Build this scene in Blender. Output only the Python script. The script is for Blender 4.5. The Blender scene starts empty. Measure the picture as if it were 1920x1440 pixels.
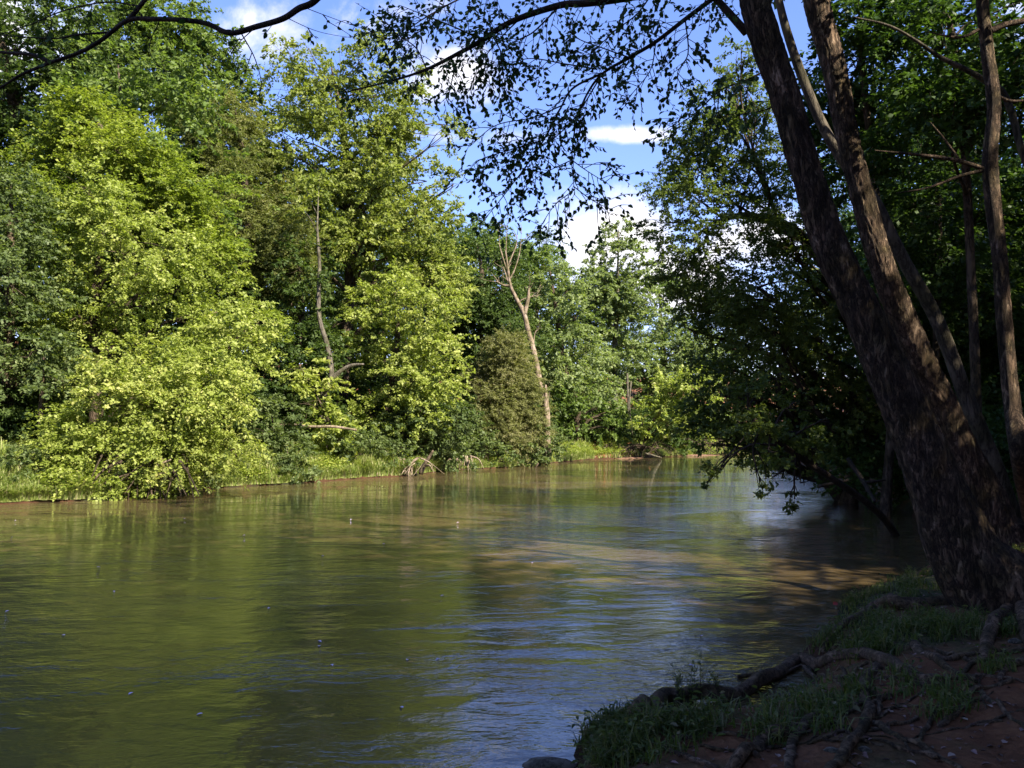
import bpy, math
import numpy as np
from mathutils import Vector

# ------------------------------------------------------------------ camera, sky, sun, exposure
scene = bpy.context.scene
F = 1536.0                       # focal length in photo pixels (1920 wide)
CAM = np.array([0.0, 0.0, 2.0])
PITCH = math.atan(93.0 / F)
cam_d = bpy.data.cameras.new('camera'); cam = bpy.data.objects.new('camera', cam_d)
scene.collection.objects.link(cam); scene.camera = cam
cam_d.sensor_width = 36; cam_d.lens = 36 * F / 1920.0; cam_d.clip_end = 2000; cam_d.clip_start = 0.05
cam.location = CAM; cam.rotation_euler = (math.pi / 2 + PITCH, 0, 0)

SUN = Vector((0.66, -0.62, 0.78)).normalized()
SUN_EL = math.asin(SUN.z); SUN_ROT = math.atan2(SUN.x, SUN.y)
sl = bpy.data.lights.new('sun', 'SUN'); sl.energy = 4.6; sl.angle = math.radians(0.5); sl.color = (1.0, 0.91, 0.74)
so = bpy.data.objects.new('sun', sl); scene.collection.objects.link(so)
so.location = (30, -20, 40); so.rotation_euler = (-SUN).to_track_quat('-Z', 'Y').to_euler()

scene.view_settings.view_transform = 'Standard'; scene.view_settings.look = 'None'
scene.view_settings.gamma = 1; scene.view_settings.exposure = 1.95

w = bpy.data.worlds.new('World'); scene.world = w; w.use_nodes = True
nt = w.node_tree; nt.nodes.clear(); N = nt.nodes.new; L = nt.links.new
def wmath(op, a, b=None, c=None, clamp=False):
    n = N('ShaderNodeMath'); n.operation = op; n.use_clamp = clamp
    for i, v in enumerate((a, b, c)):
        if v is None: continue
        if isinstance(v, (int, float)): n.inputs[i].default_value = v
        else: L(v, n.inputs[i])
    return n.outputs[0]
sky = N('ShaderNodeTexSky'); sky.sky_type = 'NISHITA'; sky.sun_disc = False
sky.sun_elevation = SUN_EL; sky.sun_rotation = SUN_ROT; sky.air_density = 1.0; sky.dust_density = 0.3; sky.ozone_density = 3.0
tc = N('ShaderNodeTexCoord'); sep = N('ShaderNodeSeparateXYZ'); L(tc.outputs['Generated'], sep.inputs[0])
ay = wmath('MAXIMUM', wmath('ABSOLUTE', sep.outputs[1]), 0.05)
cu = wmath('DIVIDE', sep.outputs[0], ay); cv = wmath('DIVIDE', sep.outputs[2], ay)
comb = N('ShaderNodeCombineXYZ'); L(cu, comb.inputs[0]); L(cv, comb.inputs[1])
def wnoise(scale, detail, rough, dist=0.0):
    n = N('ShaderNodeTexNoise'); n.inputs['Scale'].default_value = scale; n.inputs['Detail'].default_value = detail
    n.inputs['Roughness'].default_value = rough; n.inputs['Distortion'].default_value = dist
    L(comb.outputs[0], n.inputs['Vector']); return n.outputs['Fac']
n1 = wnoise(9.0, 9.0, 0.62, 0.3); n2 = wnoise(30.0, 6, 0.6)
# clouds: centre azimuth / height (tangents), half sizes, weight
CL = [(0.115, 0.225, 0.11, 0.085, 1.25), (0.19, 0.19, 0.12, 0.05, 1.2), (0.30, 0.235, 0.09, 0.05, 1.0),
      (0.145, 0.373, 0.09, 0.011, 0.6), (-0.03, 0.37, 0.12, 0.010, 0.3), (-0.085, 0.455, 0.09, 0.05, .75),
      (-0.15, 0.52, 0.08, 0.04, 0.4), (-0.31, 0.50, 0.07, 0.05, .7), (0.20, 0.155, 0.06, 0.02, 0.9),
      (-0.02, 0.215, 0.05, 0.02, 0.6), (-0.7, 0.5, 0.2, 0.12, 1.0), (0.9, 0.5, 0.3, 0.15, 1.0), (0.1, 0.75, 0.15, 0.05, 0.8)]
m = None
for (a, b, ra, rb, wt) in CL:
    du = wmath('DIVIDE', wmath('SUBTRACT', cu, a), ra); dv = wmath('DIVIDE', wmath('SUBTRACT', cv, b), rb)
    q = wmath('ADD', wmath('MULTIPLY', du, du), wmath('MULTIPLY', dv, dv))
    e = wmath('MULTIPLY', wmath('SUBTRACT', 1.0, q), wt)
    e = wmath('MAXIMUM', e, -1.5)
    m = e if m is None else wmath('MAXIMUM', m, e)
m = wmath('ADD', m, wmath('MULTIPLY', wmath('SUBTRACT', n1, 0.5), 3.6))
m = wmath('ADD', m, wmath('MULTIPLY', wmath('SUBTRACT', n2, 0.5), 0.9))
mr = N('ShaderNodeMapRange'); mr.interpolation_type = 'SMOOTHSTEP'; mr.inputs[1].default_value = -0.15; mr.inputs[2].default_value = 1.3
L(m, mr.inputs[0])
bg1 = N('ShaderNodeBackground'); bg1.inputs[1].default_value = 0.084
hs = N('ShaderNodeHueSaturation'); hs.inputs['Saturation'].default_value = 1.12; L(sky.outputs[0], hs.inputs['Color'])
gm = N('ShaderNodeMixRGB'); gm.blend_type = 'MULTIPLY'; gm.inputs[0].default_value = 1.0; gm.inputs[2].default_value = (1.10, 0.90, 1.10, 1)
L(hs.outputs[0], gm.inputs[1]); L(gm.outputs[0], bg1.inputs[0])
bg2 = N('ShaderNodeBackground'); bg2.inputs[0].default_value = (1.0, 0.97, 0.98, 1); bg2.inputs[1].default_value = 0.38
mx = N('ShaderNodeMixShader'); L(mr.outputs[0], mx.inputs[0]); L(bg1.outputs[0], mx.inputs[1]); L(bg2.outputs[0], mx.inputs[2])
wo = N('ShaderNodeOutputWorld'); L(mx.outputs[0], wo.inputs[0])

# ------------------------------------------------------------------ helpers
rng = np.random.default_rng(7)
def ray(px, py):
    f = np.array([0, math.cos(PITCH), math.sin(PITCH)]); u = np.array([0, -math.sin(PITCH), math.cos(PITCH)])
    return f + np.array([1, 0, 0]) * (px - 960) / F + u * (720 - py) / F
def at(px, py, d):
    r = ray(px, py); return CAM + r * (d / r[1])
def water_pt(px, py, z=0.0):
    r = ray(px, py); return CAM + r * ((z - CAM[2]) / r[2])

def vnoise(x, y, seed=0):
    xi = np.floor(x); yi = np.floor(y); fx = x - xi; fy = y - yi
    fx = fx * fx * (3 - 2 * fx); fy = fy * fy * (3 - 2 * fy)
    def h(a, b):
        s = np.sin(a * 127.1 + b * 311.7 + seed * 74.7) * 43758.5453
        return s - np.floor(s)
    return (h(xi, yi) * (1 - fx) + h(xi + 1, yi) * fx) * (1 - fy) + (h(xi, yi + 1) * (1 - fx) + h(xi + 1, yi + 1) * fx) * fy
def fbm(x, y, o=4, seed=0):
    s = 0; a = 0.5
    for i in range(o):
        s = s + a * (vnoise(x * 2 ** i, y * 2 ** i, seed + i) - 0.5); a *= 0.5
    return s

LEFT = [(-60, -60), (-38, -20), (-27, 0), (-20, 12)] + [tuple(water_pt(*p)[:2]) for p in
        [(0, 946), (80, 941), (150, 940), (290, 932), (380, 917), (520, 909), (680, 897), (730, 895), (790, 890), (850, 881), (950, 877), (1000, 872),
         (1090, 863), (1180, 859), (1300, 854), (1400, 850)]] + [(34, 90), (60, 97), (120, 100)]
RIGHT = [(-30, -60), (-12, -22), (-5, -6), (-2.6, 0), (-1.2, 2.6), (0.1, 4.1)] + [tuple(water_pt(*p)[:2]) for p in
        [(1120, 1445), (1080, 1388, .1), (1096, 1344, .22), (1200, 1312, .27), (1330, 1296, .33), (1455, 1256, .33), (1560, 1226, .3), (1510, 1190, .2), (1545, 1135, .3), (1610, 1090, .3), (1730, 1045, .3),
         (1760, 1005), (1705, 962), (1640, 932), (1570, 908), (1500, 885), (1440, 862)]] + [(30, 76), (60, 82), (120, 84)]
LEFT = np.array(LEFT); RIGHT = np.array(RIGHT)
def pdist(x, y, poly):
    best = np.full(x.shape, 1e9)
    for (a, b) in zip(poly[:-1], poly[1:]):
        dx, dy = b - a; l2 = dx * dx + dy * dy
        t = np.clip(((x - a[0]) * dx + (y - a[1]) * dy) / l2, 0, 1)
        best = np.minimum(best, (x - a[0] - t * dx) ** 2 + (y - a[1] - t * dy) ** 2)
    return np.sqrt(best)
RIVER = np.vstack([LEFT, RIGHT[::-1]])
def inside(x, y):
    c = np.zeros(x.shape, bool); n = len(RIVER)
    for i in range(n):
        x1, y1 = RIVER[i]; x2, y2 = RIVER[(i + 1) % n]
        if y1 == y2: continue
        k = ((y1 > y) != (y2 > y)) & (x < (x2 - x1) * (y - y1) / (y2 - y1) + x1)
        c ^= k
    return c
def height(x, y):
    x = np.atleast_1d(np.asarray(x, float)); y = np.atleast_1d(np.asarray(y, float))
    wx = x + 0.45 * fbm(x * 1.5, y * 1.5, 4, 5); wy = y + 0.45 * fbm(x * 1.5, y * 1.5, 4, 9)
    dl = pdist(wx, wy, LEFT); dr = pdist(wx, wy, RIGHT); ins = inside(wx, wy)
    zl = 1.6 * (1 - np.exp(-dl / 2.6)) + 0.30 * np.maximum(dl - 10, 0) * (1 / (1 + np.maximum(dl - 10, 0) / 90)) + 0.05
    zr = 0.34 * (1 - np.exp(-dr / 0.3)) + 0.055 * np.minimum(dr, 14) + 0.05 + 0.16 * np.maximum(dr - 12, 0) * (1 / (1 + np.maximum(dr - 12, 0) / 70))
    zi = -0.1 - 0.45 * np.minimum(np.minimum(dl, dr), 3.5)
    z = np.where(ins, zi, np.where(dl < dr, zl, zr))
    d = np.where(ins, 0, np.minimum(dl, dr))
    k = np.clip(d / 0.5, 0, 1)
    return z + k * (0.14 * fbm(x * 1.1, y * 1.1, 4, 21) + 0.09 * fbm(x * 4.5, y * 4.5, 4, 33) + np.clip(d / 8 - 1, 0, 1) * 1.2 * fbm(x * .12, y * .12, 3, 2))
def ground_pt(px, py, lift=0.0):
    r = ray(px, py); t = np.linspace(2.0, 160, 9000) if r[2] < -0.03 else np.linspace(2, 160, 4000)
    p = CAM[:, None] + r[:, None] * t
    hgt = np.maximum(height(p[0], p[1]), 0.0)
    i = int(np.argmax(p[2] < hgt)); q = p[:, i]
    return np.array([q[0], q[1], hgt[i] + lift])
def gz(x, y): return float(height(x, y)[0])

COLL = scene.collection
def tag(o, label=None, cat=None, group=None, kind=None):
    if label: o['label'] = label
    if cat: o['category'] = cat
    if group: o['group'] = group
    if kind: o['kind'] = kind
    return o
def empty(name, loc, label, cat, group=None):
    o = bpy.data.objects.new(name, None); COLL.objects.link(o); o.location = [float(v) for v in loc]
    o.empty_display_size = 0.3
    return tag(o, label, cat, group)
def mesh_obj(name, V, Fc, mat, parent=None, smooth=False, tint=None, origin=None):
    V = np.asarray(V, np.float32).reshape(-1, 3)
    if parent is not None: V = V - np.array(parent.location, np.float32)
    elif origin is not None: V = V - np.asarray(origin, np.float32)
    Fc = np.asarray(Fc, np.int32); k = Fc.shape[1]; n = len(Fc)
    me = bpy.data.meshes.new(name)
    me.vertices.add(len(V)); me.vertices.foreach_set('co', V.ravel())
    me.loops.add(n * k); me.loops.foreach_set('vertex_index', Fc.ravel())
    me.polygons.add(n); me.polygons.foreach_set('loop_start', np.arange(0, n * k, k, dtype=np.int32))
    me.update(calc_edges=True)
    if smooth: me.polygons.foreach_set('use_smooth', np.ones(n, bool))
    if tint is not None:
        a = me.attributes.new('tint', 'FLOAT', 'FACE'); a.data.foreach_set('value', np.asarray(tint, np.float32))
    me.materials.append(mat)
    o = bpy.data.objects.new(name, me); COLL.objects.link(o)
    if parent is not None: o.parent = parent
    elif origin is not None: o.location = [float(v) for v in origin]
    return o
def nrm(a): return a / np.maximum(np.linalg.norm(a, axis=-1, keepdims=True), 1e-9)

def smooth_path(pts, n):
    pts = np.asarray(pts, float)
    if len(pts) < 3:
        t = np.linspace(0, 1, n)[:, None]; return pts[0] * (1 - t) + pts[-1] * t
    P = np.vstack([2 * pts[0] - pts[1], pts, 2 * pts[-1] - pts[-2]])
    s = len(pts) - 1; out = []
    for u in np.linspace(0, s - 1e-6, n):
        i = int(u); t = u - i; a, b, c, d = P[i], P[i + 1], P[i + 2], P[i + 3]
        out.append(0.5 * ((2 * b) + (-a + c) * t + (2 * a - 5 * b + 4 * c - d) * t * t + (-a + 3 * b - 3 * c + d) * t ** 3))
    return np.array(out)
def tube(path, rad, sides=6, rough=0.0, seed=0, flare=None, fine=0.0):
    path = np.asarray(path, float); n = len(path)
    rad = np.interp(np.linspace(0, 1, n), np.linspace(0, 1, len(rad)), rad)
    T = nrm(np.gradient(path, axis=0)); ref = np.array([0.3, 0.9, 0.1]); ref = np.tile(ref, (n, 1))
    bad = np.abs((T * nrm(ref)).sum(1)) > 0.93; ref[bad] = (1, 0, 0.2)
    if bad.any() and not bad.all(): ref[:] = (0.9, -0.35, 0.25)
    A = nrm(np.cross(T, ref)); B = np.cross(T, A)
    th = np.linspace(0, 2 * math.pi, sides, endpoint=False)
    R = rad[:, None] * np.ones((1, sides))
    if rough:
        ln = np.concatenate([[0], np.cumsum(np.linalg.norm(np.diff(path, axis=0), axis=1))])[:, None]
        X = np.cos(th)[None] * 1.3 + ln * 1.2; Y = np.sin(th)[None] * 1.3 + ln * 0.9
        R = R * (1 + rough * 2 * fbm(X + seed, Y, 4, seed))
        if fine:
            xx = th[None] * 5.5; R = R + fine * (np.abs(fbm(xx + 0.7 * np.sin(ln * 5), ln * 5.0, 3, seed + 3)) * -2.2 + 0.6 * fbm(xx * 3, ln * 22, 3, seed + 8))
            R[:, 0] = R[:, 0] * .5 + R[:, -1] * .5
    V = path[:, None] + R[..., None] * (np.cos(th)[None, :, None] * A[:, None] + np.sin(th)[None, :, None] * B[:, None])
    i = np.arange(n - 1)[:, None] * sides; j = np.arange(sides)[None]; j2 = (j + 1) % sides
    Q = np.stack([i + j, i + j2, i + sides + j2, i + sides + j], -1).reshape(-1, 4)
    V = V.reshape(-1, 3)
    # end caps: collapse fans into tips
    tip = path[-1] + T[-1] * rad[-1] * 0.8; base = path[0] - T[0] * rad[0] * 0.2
    V = np.vstack([V, base, tip]); nb = n * sides
    c0 = np.stack([np.full(sides, nb), j2[0], j[0], np.full(sides, nb)], -1)
    # caps as quads with two edges' worth of verts (sides even)
    k = np.arange(0, sides, 2)
    cap0 = np.stack([np.full(len(k), nb), (k + 2) % sides, (k + 1) % sides, k], -1)
    o = (n - 1) * sides
    cap1 = np.stack([np.full(len(k), nb + 1), o + k, o + (k + 1) % sides, o + (k + 2) % sides], -1)
    return V, np.vstack([Q, cap0, cap1])
class Geo:
    def __init__(s): s.V = []; s.F = []; s.n = 0
    def add(s, vf):
        s.V.append(vf[0]); s.F.append(vf[1] + s.n); s.n += len(vf[0])
    def obj(s, name, mat, parent=None, smooth=True, origin=None):
        return mesh_obj(name, np.vstack(s.V), np.vstack(s.F), mat, parent, smooth, origin=origin)

def leaf_geo(P, ax, nr, ln, wd, ovate=False, fold=0.25):
    """one folded leaf per row: P base point, ax direction, nr face normal"""
    ax = nrm(ax); sd = nrm(np.cross(nr, ax)); up = np.cross(ax, sd)
    ln = np.asarray(ln)[:, None]; wd = np.asarray(wd)[:, None]; n = len(P)
    if not ovate:
        V = np.stack([P, P + ax * ln * .45 + sd * wd * .5 + up * wd * fold * .4, P + ax * ln - up * ln * .08, P + ax * ln * .45 - sd * wd * .5 + up * wd * fold * .4], 1)
        Q = np.arange(n * 4).reshape(n, 4)
        return V.reshape(-1, 3), Q
    f = up * wd * fold
    V = np.stack([P, P + ax * ln * .28 + sd * wd * .46 + f, P + ax * ln * .65 + sd * wd * .36 + f, P + ax * ln - up * ln * .12,
                  P + ax * ln * .65 - sd * wd * .36 + f, P + ax * ln * .28 - sd * wd * .46 + f], 1)
    b = (np.arange(n) * 6)[:, None]
    Q = np.concatenate([b + np.array([[0, 1, 2, 3]]), b + np.array([[0, 3, 4, 5]])], 1).reshape(-1, 4)
    return V.reshape(-1, 3), Q

# ------------------------------------------------------------------ materials
def new_mat(name):
    m = bpy.data.materials.new(name); m.use_nodes = True; m.node_tree.nodes.clear(); return m
def ramp(t, stops):
    r = t.nodes.new('ShaderNodeValToRGB'); e = r.color_ramp.elements
    while len(e) > 1: e.remove(e[-1])
    e[0].position = stops[0][0]; e[0].color = (*stops[0][1], 1)
    for p, c in stops[1:]:
        x = e.new(p); x.color = (*c, 1)
    return r
def leaf_mat(name, cols, trans=0.45, rough=0.5, spec=0.22):
    m = new_mat(name); t = m.node_tree; A = t.nodes.new
    at_ = A('ShaderNodeAttribute'); at_.attribute_name = 'tint'
    cols = [(r_c * 1.07, g_c * .94, b_c * (1.2 + min(.8, r_c * 2.4))) for r_c, g_c, b_c in cols]
    n = len(cols); pos = [0, .3, .65, .93, 1.0] if n == 5 else list(np.linspace(0, 1, n))
    r = ramp(t, list(zip(pos, cols))); t.links.new(at_.outputs['Fac'], r.inputs[0])
    p = A('ShaderNodeBsdfPrincipled'); p.inputs['Roughness'].default_value = rough; p.inputs['Specular IOR Level'].default_value = spec
    t.links.new(r.outputs[0], p.inputs['Base Color'])
    tr = A('ShaderNodeBsdfTranslucent'); g = A('ShaderNodeMixRGB'); g.blend_type = 'MULTIPLY'; g.inputs[0].default_value = 1
    g.inputs[2].default_value = (1.25, 1.35, 0.55, 1); t.links.new(r.outputs[0], g.inputs[1]); t.links.new(g.outputs[0], tr.inputs[0])
    x = A('ShaderNodeMixShader'); x.inputs[0].default_value = trans; t.links.new(p.outputs[0], x.inputs[1]); t.links.new(tr.outputs[0], x.inputs[2])
    o = A('ShaderNodeOutputMaterial'); t.links.new(x.outputs[0], o.inputs[0]); return m
def bark_mat(name, dark, mid, light, scale=6.0, bump=0.6, stretch=(1, 1, .25), dist=0.03, patch=0.62):
    m = new_mat(name); t = m.node_tree; A = t.nodes.new; K = t.links.new
    tc = A('ShaderNodeTexCoord'); mp = A('ShaderNodeMapping'); mp.inputs['Scale'].default_value = stretch; K(tc.outputs['Object'], mp.inputs[0])
    n1 = A('ShaderNodeTexNoise'); n1.inputs['Scale'].default_value = scale; n1.inputs['Detail'].default_value = 8; n1.inputs['Roughness'].default_value = .65; n1.inputs['Distortion'].default_value = .6
    K(mp.outputs[0], n1.inputs['Vector'])
    v = A('ShaderNodeTexNoise'); v.inputs['Scale'].default_value = scale * 1.15; v.inputs['Detail'].default_value = 5; v.inputs['Roughness'].default_value = .6; v.inputs['Distortion'].default_value = .5
    av = A('ShaderNodeMixRGB'); av.blend_type = 'ADD'; av.inputs[0].default_value = .12; K(mp.outputs[0], av.inputs[1]); K(n1.outputs['Color'], av.inputs[2]); K(av.outputs[0], v.inputs['Vector'])
    vs = A('ShaderNodeMath'); vs.operation = 'SUBTRACT'; vs.inputs[1].default_value = .5; K(v.outputs['Fac'], vs.inputs[0]); va = A('ShaderNodeMath'); va.operation = 'ABSOLUTE'; K(vs.outputs[0], va.inputs[0])
    r = ramp(t, [(.28, dark), (.5, mid), (patch, mid), (patch + .12, light)]); K(n1.outputs['Fac'], r.inputs[0])
    cr = ramp(t, [(0, (.12, .11, .10)), (.03, (.55, .55, .55)), (.09, (1, 1, 1))]); K(va.outputs[0], cr.inputs[0])
    mu = A('ShaderNodeMixRGB'); mu.blend_type = 'MULTIPLY'; mu.inputs[0].default_value = .85; K(r.outputs[0], mu.inputs[1]); K(cr.outputs[0], mu.inputs[2])
    n3 = A('ShaderNodeTexNoise'); n3.inputs['Scale'].default_value = scale * .28; n3.inputs['Detail'].default_value = 4; K(tc.outputs['Object'], n3.inputs['Vector'])
    r3 = ramp(t, [(.42, (0, 0, 0)), (.62, (1, 1, 1))]); K(n3.outputs['Fac'], r3.inputs[0])
    mo = A('ShaderNodeMixRGB'); K(r3.outputs[0], mo.inputs[0]); K(mu.outputs[0], mo.inputs[1]); 
    mg = A('ShaderNodeMixRGB'); mg.blend_type = 'MULTIPLY'; mg.inputs[0].default_value = 1; mg.inputs[2].default_value = (.55, .58, .42, 1); K(mu.outputs[0], mg.inputs[1]); K(mg.outputs[0], mo.inputs[2])
    p = A('ShaderNodeBsdfPrincipled'); p.inputs['Roughness'].default_value = .85; p.inputs['Specular IOR Level'].default_value = .2; K(mo.outputs[0], p.inputs['Base Color'])
    hsum = A('ShaderNodeMath'); hsum.operation = 'MULTIPLY_ADD'; K(cr.outputs[0], hsum.inputs[0]); hsum.inputs[1].default_value = .6; K(n1.outputs['Fac'], hsum.inputs[2])
    b = A('ShaderNodeBump'); b.inputs['Strength'].default_value = bump; b.inputs['Distance'].default_value = dist; K(hsum.outputs[0], b.inputs['Height']); K(b.outputs[0], p.inputs['Normal'])
    o = A('ShaderNodeOutputMaterial'); K(p.outputs[0], o.inputs[0]); return m

YG = leaf_mat('leaf_yellow_green', [(.13, .19, .02), (.20, .28, .03), (.29, .37, .05), (.40, .43, .07), (.60, .42, .06)])
YG2 = leaf_mat('leaf_lime', [(.13, .19, .02), (.20, .28, .03), (.28, .36, .05), (.36, .41, .07), (.56, .40, .08)])
BG = leaf_mat('leaf_bright_green', [(.10, .16, .016), (.16, .235, .022), (.225, .30, .032), (.30, .36, .045)])
SY = leaf_mat('leaf_sycamore', [(.09, .14, .02), (.15, .21, .028), (.21, .275, .035), (.31, .34, .055), (.46, .33, .08)])
MG = leaf_mat('leaf_mid_green', [(.055, .10, .015), (.09, .155, .024), (.14, .215, .035), (.20, .27, .05)])
FG = leaf_mat('leaf_soft_green', [(.10, .16, .035), (.15, .22, .05), (.20, .28, .065), (.28, .34, .085)])
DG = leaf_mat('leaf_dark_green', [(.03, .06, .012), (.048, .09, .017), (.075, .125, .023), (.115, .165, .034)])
BL = leaf_mat('leaf_blue_green', [(.05, .09, .022), (.085, .135, .032), (.135, .195, .045), (.20, .265, .06)])
OL = leaf_mat('leaf_olive', [(.10, .13, .03), (.15, .18, .04), (.20, .225, .055), (.28, .26, .09)], rough=.6)
OG = leaf_mat('leaf_olive_green', [(.08, .11, .02), (.12, .16, .03), (.17, .20, .04), (.24, .23, .06)], rough=.6)
RG = leaf_mat('leaf_birch', [(.045, .075, .012), (.075, .12, .018), (.11, .165, .026), (.17, .21, .035), (.27, .24, .05)], trans=.45)
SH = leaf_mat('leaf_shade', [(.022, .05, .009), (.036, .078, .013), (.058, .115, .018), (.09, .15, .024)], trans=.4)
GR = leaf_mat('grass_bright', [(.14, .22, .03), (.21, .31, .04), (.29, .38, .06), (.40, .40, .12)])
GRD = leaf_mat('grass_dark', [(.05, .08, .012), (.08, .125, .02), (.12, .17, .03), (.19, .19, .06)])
BK = bark_mat('bark_brown', (.035, .025, .018), (.10, .072, .05), (.22, .17, .12), 7, .9, (1, 1, .28), .035)
BKN = bark_mat('bark_plated', (.035, .021, .013), (.12, .078, .050), (.30, .215, .15), 14, 1.0, (1, 1, .30), .06, .54)
BKG = bark_mat('bark_grey', (.07, .06, .05), (.16, .14, .11), (.32, .29, .24), 6, .6, (1, 1, .3), .02)
BKM = bark_mat('bark_mottled', (.035, .03, .022), (.085, .07, .052), (.19, .165, .13), 6, .8, (1, 1, .3), .03)
BKD = bark_mat('bark_dead', (.13, .095, .07), (.30, .23, .175), (.46, .38, .31), 9, .5, (1, 1, .2), .02)
BKT = bark_mat('bark_twig', (.02, .015, .012), (.05, .036, .028), (.09, .07, .05), 12, .4, (1, 1, .5), .01)
RT = bark_mat('bark_root', (.06, .036, .022), (.17, .11, .07), (.30, .21, .14), 14, .8, (1, 1, 1), .015)

def ground_mat():
    m = new_mat('ground_soil'); t = m.node_tree; A = t.nodes.new; K = t.links.new
    tc = A('ShaderNodeTexCoord')
    def noise(s, d=6, r=.6):
        n = A('ShaderNodeTexNoise'); n.inputs['Scale'].default_value = s; n.inputs['Detail'].default_value = d; n.inputs['Roughness'].default_value = r
        K(tc.outputs['Object'], n.inputs['Vector']); return n.outputs['Fac']
    a = noise(.35); b = noise(3.0, 8, .7); c = noise(26, 6, .7)
    r1 = ramp(t, [(.3, (.085, .032, .014)), (.5, (.155, .062, .027)), (.7, (.23, .105, .048))]); K(b, r1.inputs[0])
    r2 = ramp(t, [(.3, (.03, .035, .012)), (.5, (.055, .06, .02)), (.7, (.10, .085, .04))]); K(c, r2.inputs[0])
    f = ramp(t, [(.50, (0, 0, 0)), (.58, (1, 1, 1))]); K(a, f.inputs[0])
    mx = A('ShaderNodeMixRGB'); K(f.outputs[0], mx.inputs[0]); K(r1.outputs[0], mx.inputs[1]); K(r2.outputs[0], mx.inputs[2])
    mu = A('ShaderNodeMixRGB'); mu.blend_type = 'MULTIPLY'; mu.inputs[0].default_value = .6; K(mx.outputs[0], mu.inputs[1])
    r3 = ramp(t, [(.35, (.45, .45, .45)), (.6, (1.1, 1.1, 1.1))]); K(c, r3.inputs[0]); K(r3.outputs[0], mu.inputs[2])
    p = A('ShaderNodeBsdfPrincipled'); p.inputs['Roughness'].default_value = .9; p.inputs['Specular IOR Level'].default_value = .2; K(mu.outputs[0], p.inputs['Base Color'])
    sx = A('ShaderNodeSeparateXYZ'); K(tc.outputs['Object'], sx.inputs[0]); wn = A('ShaderNodeMath'); wn.operation = 'MULTIPLY_ADD'; K(b, wn.inputs[0]); wn.inputs[1].default_value = -.25; K(sx.outputs[2], wn.inputs[2])
    wr = ramp(t, [(0, (.32, .34, .36)), (.12, (1, 1, 1))]); K(wn.outputs[0], wr.inputs[0])
    wm = A('ShaderNodeMixRGB'); wm.blend_type = 'MULTIPLY'; wm.inputs[0].default_value = 1; K(mu.outputs[0], wm.inputs[1]); K(wr.outputs[0], wm.inputs[2]); K(wm.outputs[0], p.inputs['Base Color'])
    ad = A('ShaderNodeMath'); ad.operation = 'MULTIPLY_ADD'; K(c, ad.inputs[0]); ad.inputs[1].default_value = .35; K(b, ad.inputs[2])
    bp = A('ShaderNodeBump'); bp.inputs['Strength'].default_value = .9; bp.inputs['Distance'].default_value = .06; K(ad.outputs[0], bp.inputs['Height']); K(bp.outputs[0], p.inputs['Normal'])
    o = A('ShaderNodeOutputMaterial'); K(p.outputs[0], o.inputs[0]); return m
def water_mat():
    m = new_mat('river_water'); t = m.node_tree; A = t.nodes.new; K = t.links.new
    tc = A('ShaderNodeTexCoord')
    def noise(s, sc, rot, d=3, r=.5, dist=0.0):
        mp = A('ShaderNodeMapping'); mp.inputs['Scale'].default_value = sc; mp.inputs['Rotation'].default_value = (0, 0, rot); K(tc.outputs['Object'], mp.inputs[0])
        n = A('ShaderNodeTexNoise'); n.inputs['Scale'].default_value = s; n.inputs['Detail'].default_value = d; n.inputs['Roughness'].default_value = r; n.inputs['Distortion'].default_value = dist
        K(mp.outputs[0], n.inputs['Vector']); return n.outputs['Fac']
    def mth(op, a, b, c=None):
        n = A('ShaderNodeMath'); n.operation = op
        for i, v in enumerate((a, b, c)):
            if v is None: continue
            if isinstance(v, (int, float)): n.inputs[i].default_value = v
            else: K(v, n.inputs[i])
        return n.outputs[0]
    big = noise(.9, (1, 1.3, 1), .3, 2, .5, .6)
    mid = noise(3.4, (.8, 1.5, 1), -.15, 3, .55, .5)
    fine = noise(12, (.8, 1.4, 1), .1, 3, .6, .3)
    mask = noise(.16, (.6, 1.3, 1), .5, 4, .6, 1.2)
    mk = A('ShaderNodeMapRange'); mk.interpolation_type = 'SMOOTHSTEP'; mk.inputs[1].default_value = .40; mk.inputs[2].default_value = .60; mk.inputs[3].default_value = .3; mk.inputs[4].default_value = 1.45; K(mask, mk.inputs[0])
    h = mth('ADD', mth('MULTIPLY', big, .036), mth('MULTIPLY', mth('ADD', mth('MULTIPLY', mid, .029), mth('MULTIPLY', fine, .0100)), mk.outputs[0]))
    bp = A('ShaderNodeBump'); bp.inputs['Strength'].default_value = 1.0; bp.inputs['Distance'].default_value = 1.0; K(h, bp.inputs['Height'])
    cn = noise(.25, (1, 1, 1), 0, 3, .6)
    r = ramp(t, [(.35, (.060, .045, .022)), (.65, (.095, .066, .032))]); K(cn, r.inputs[0])
    p = A('ShaderNodeBsdfPrincipled'); p.inputs['Roughness'].default_value = .012; p.inputs['IOR'].default_value = 1.70; K(r.outputs[0], p.inputs['Base Color']); K(bp.outputs[0], p.inputs['Normal'])
    o = A('ShaderNodeOutputMaterial'); K(p.outputs[0], o.inputs[0]); return m

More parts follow.
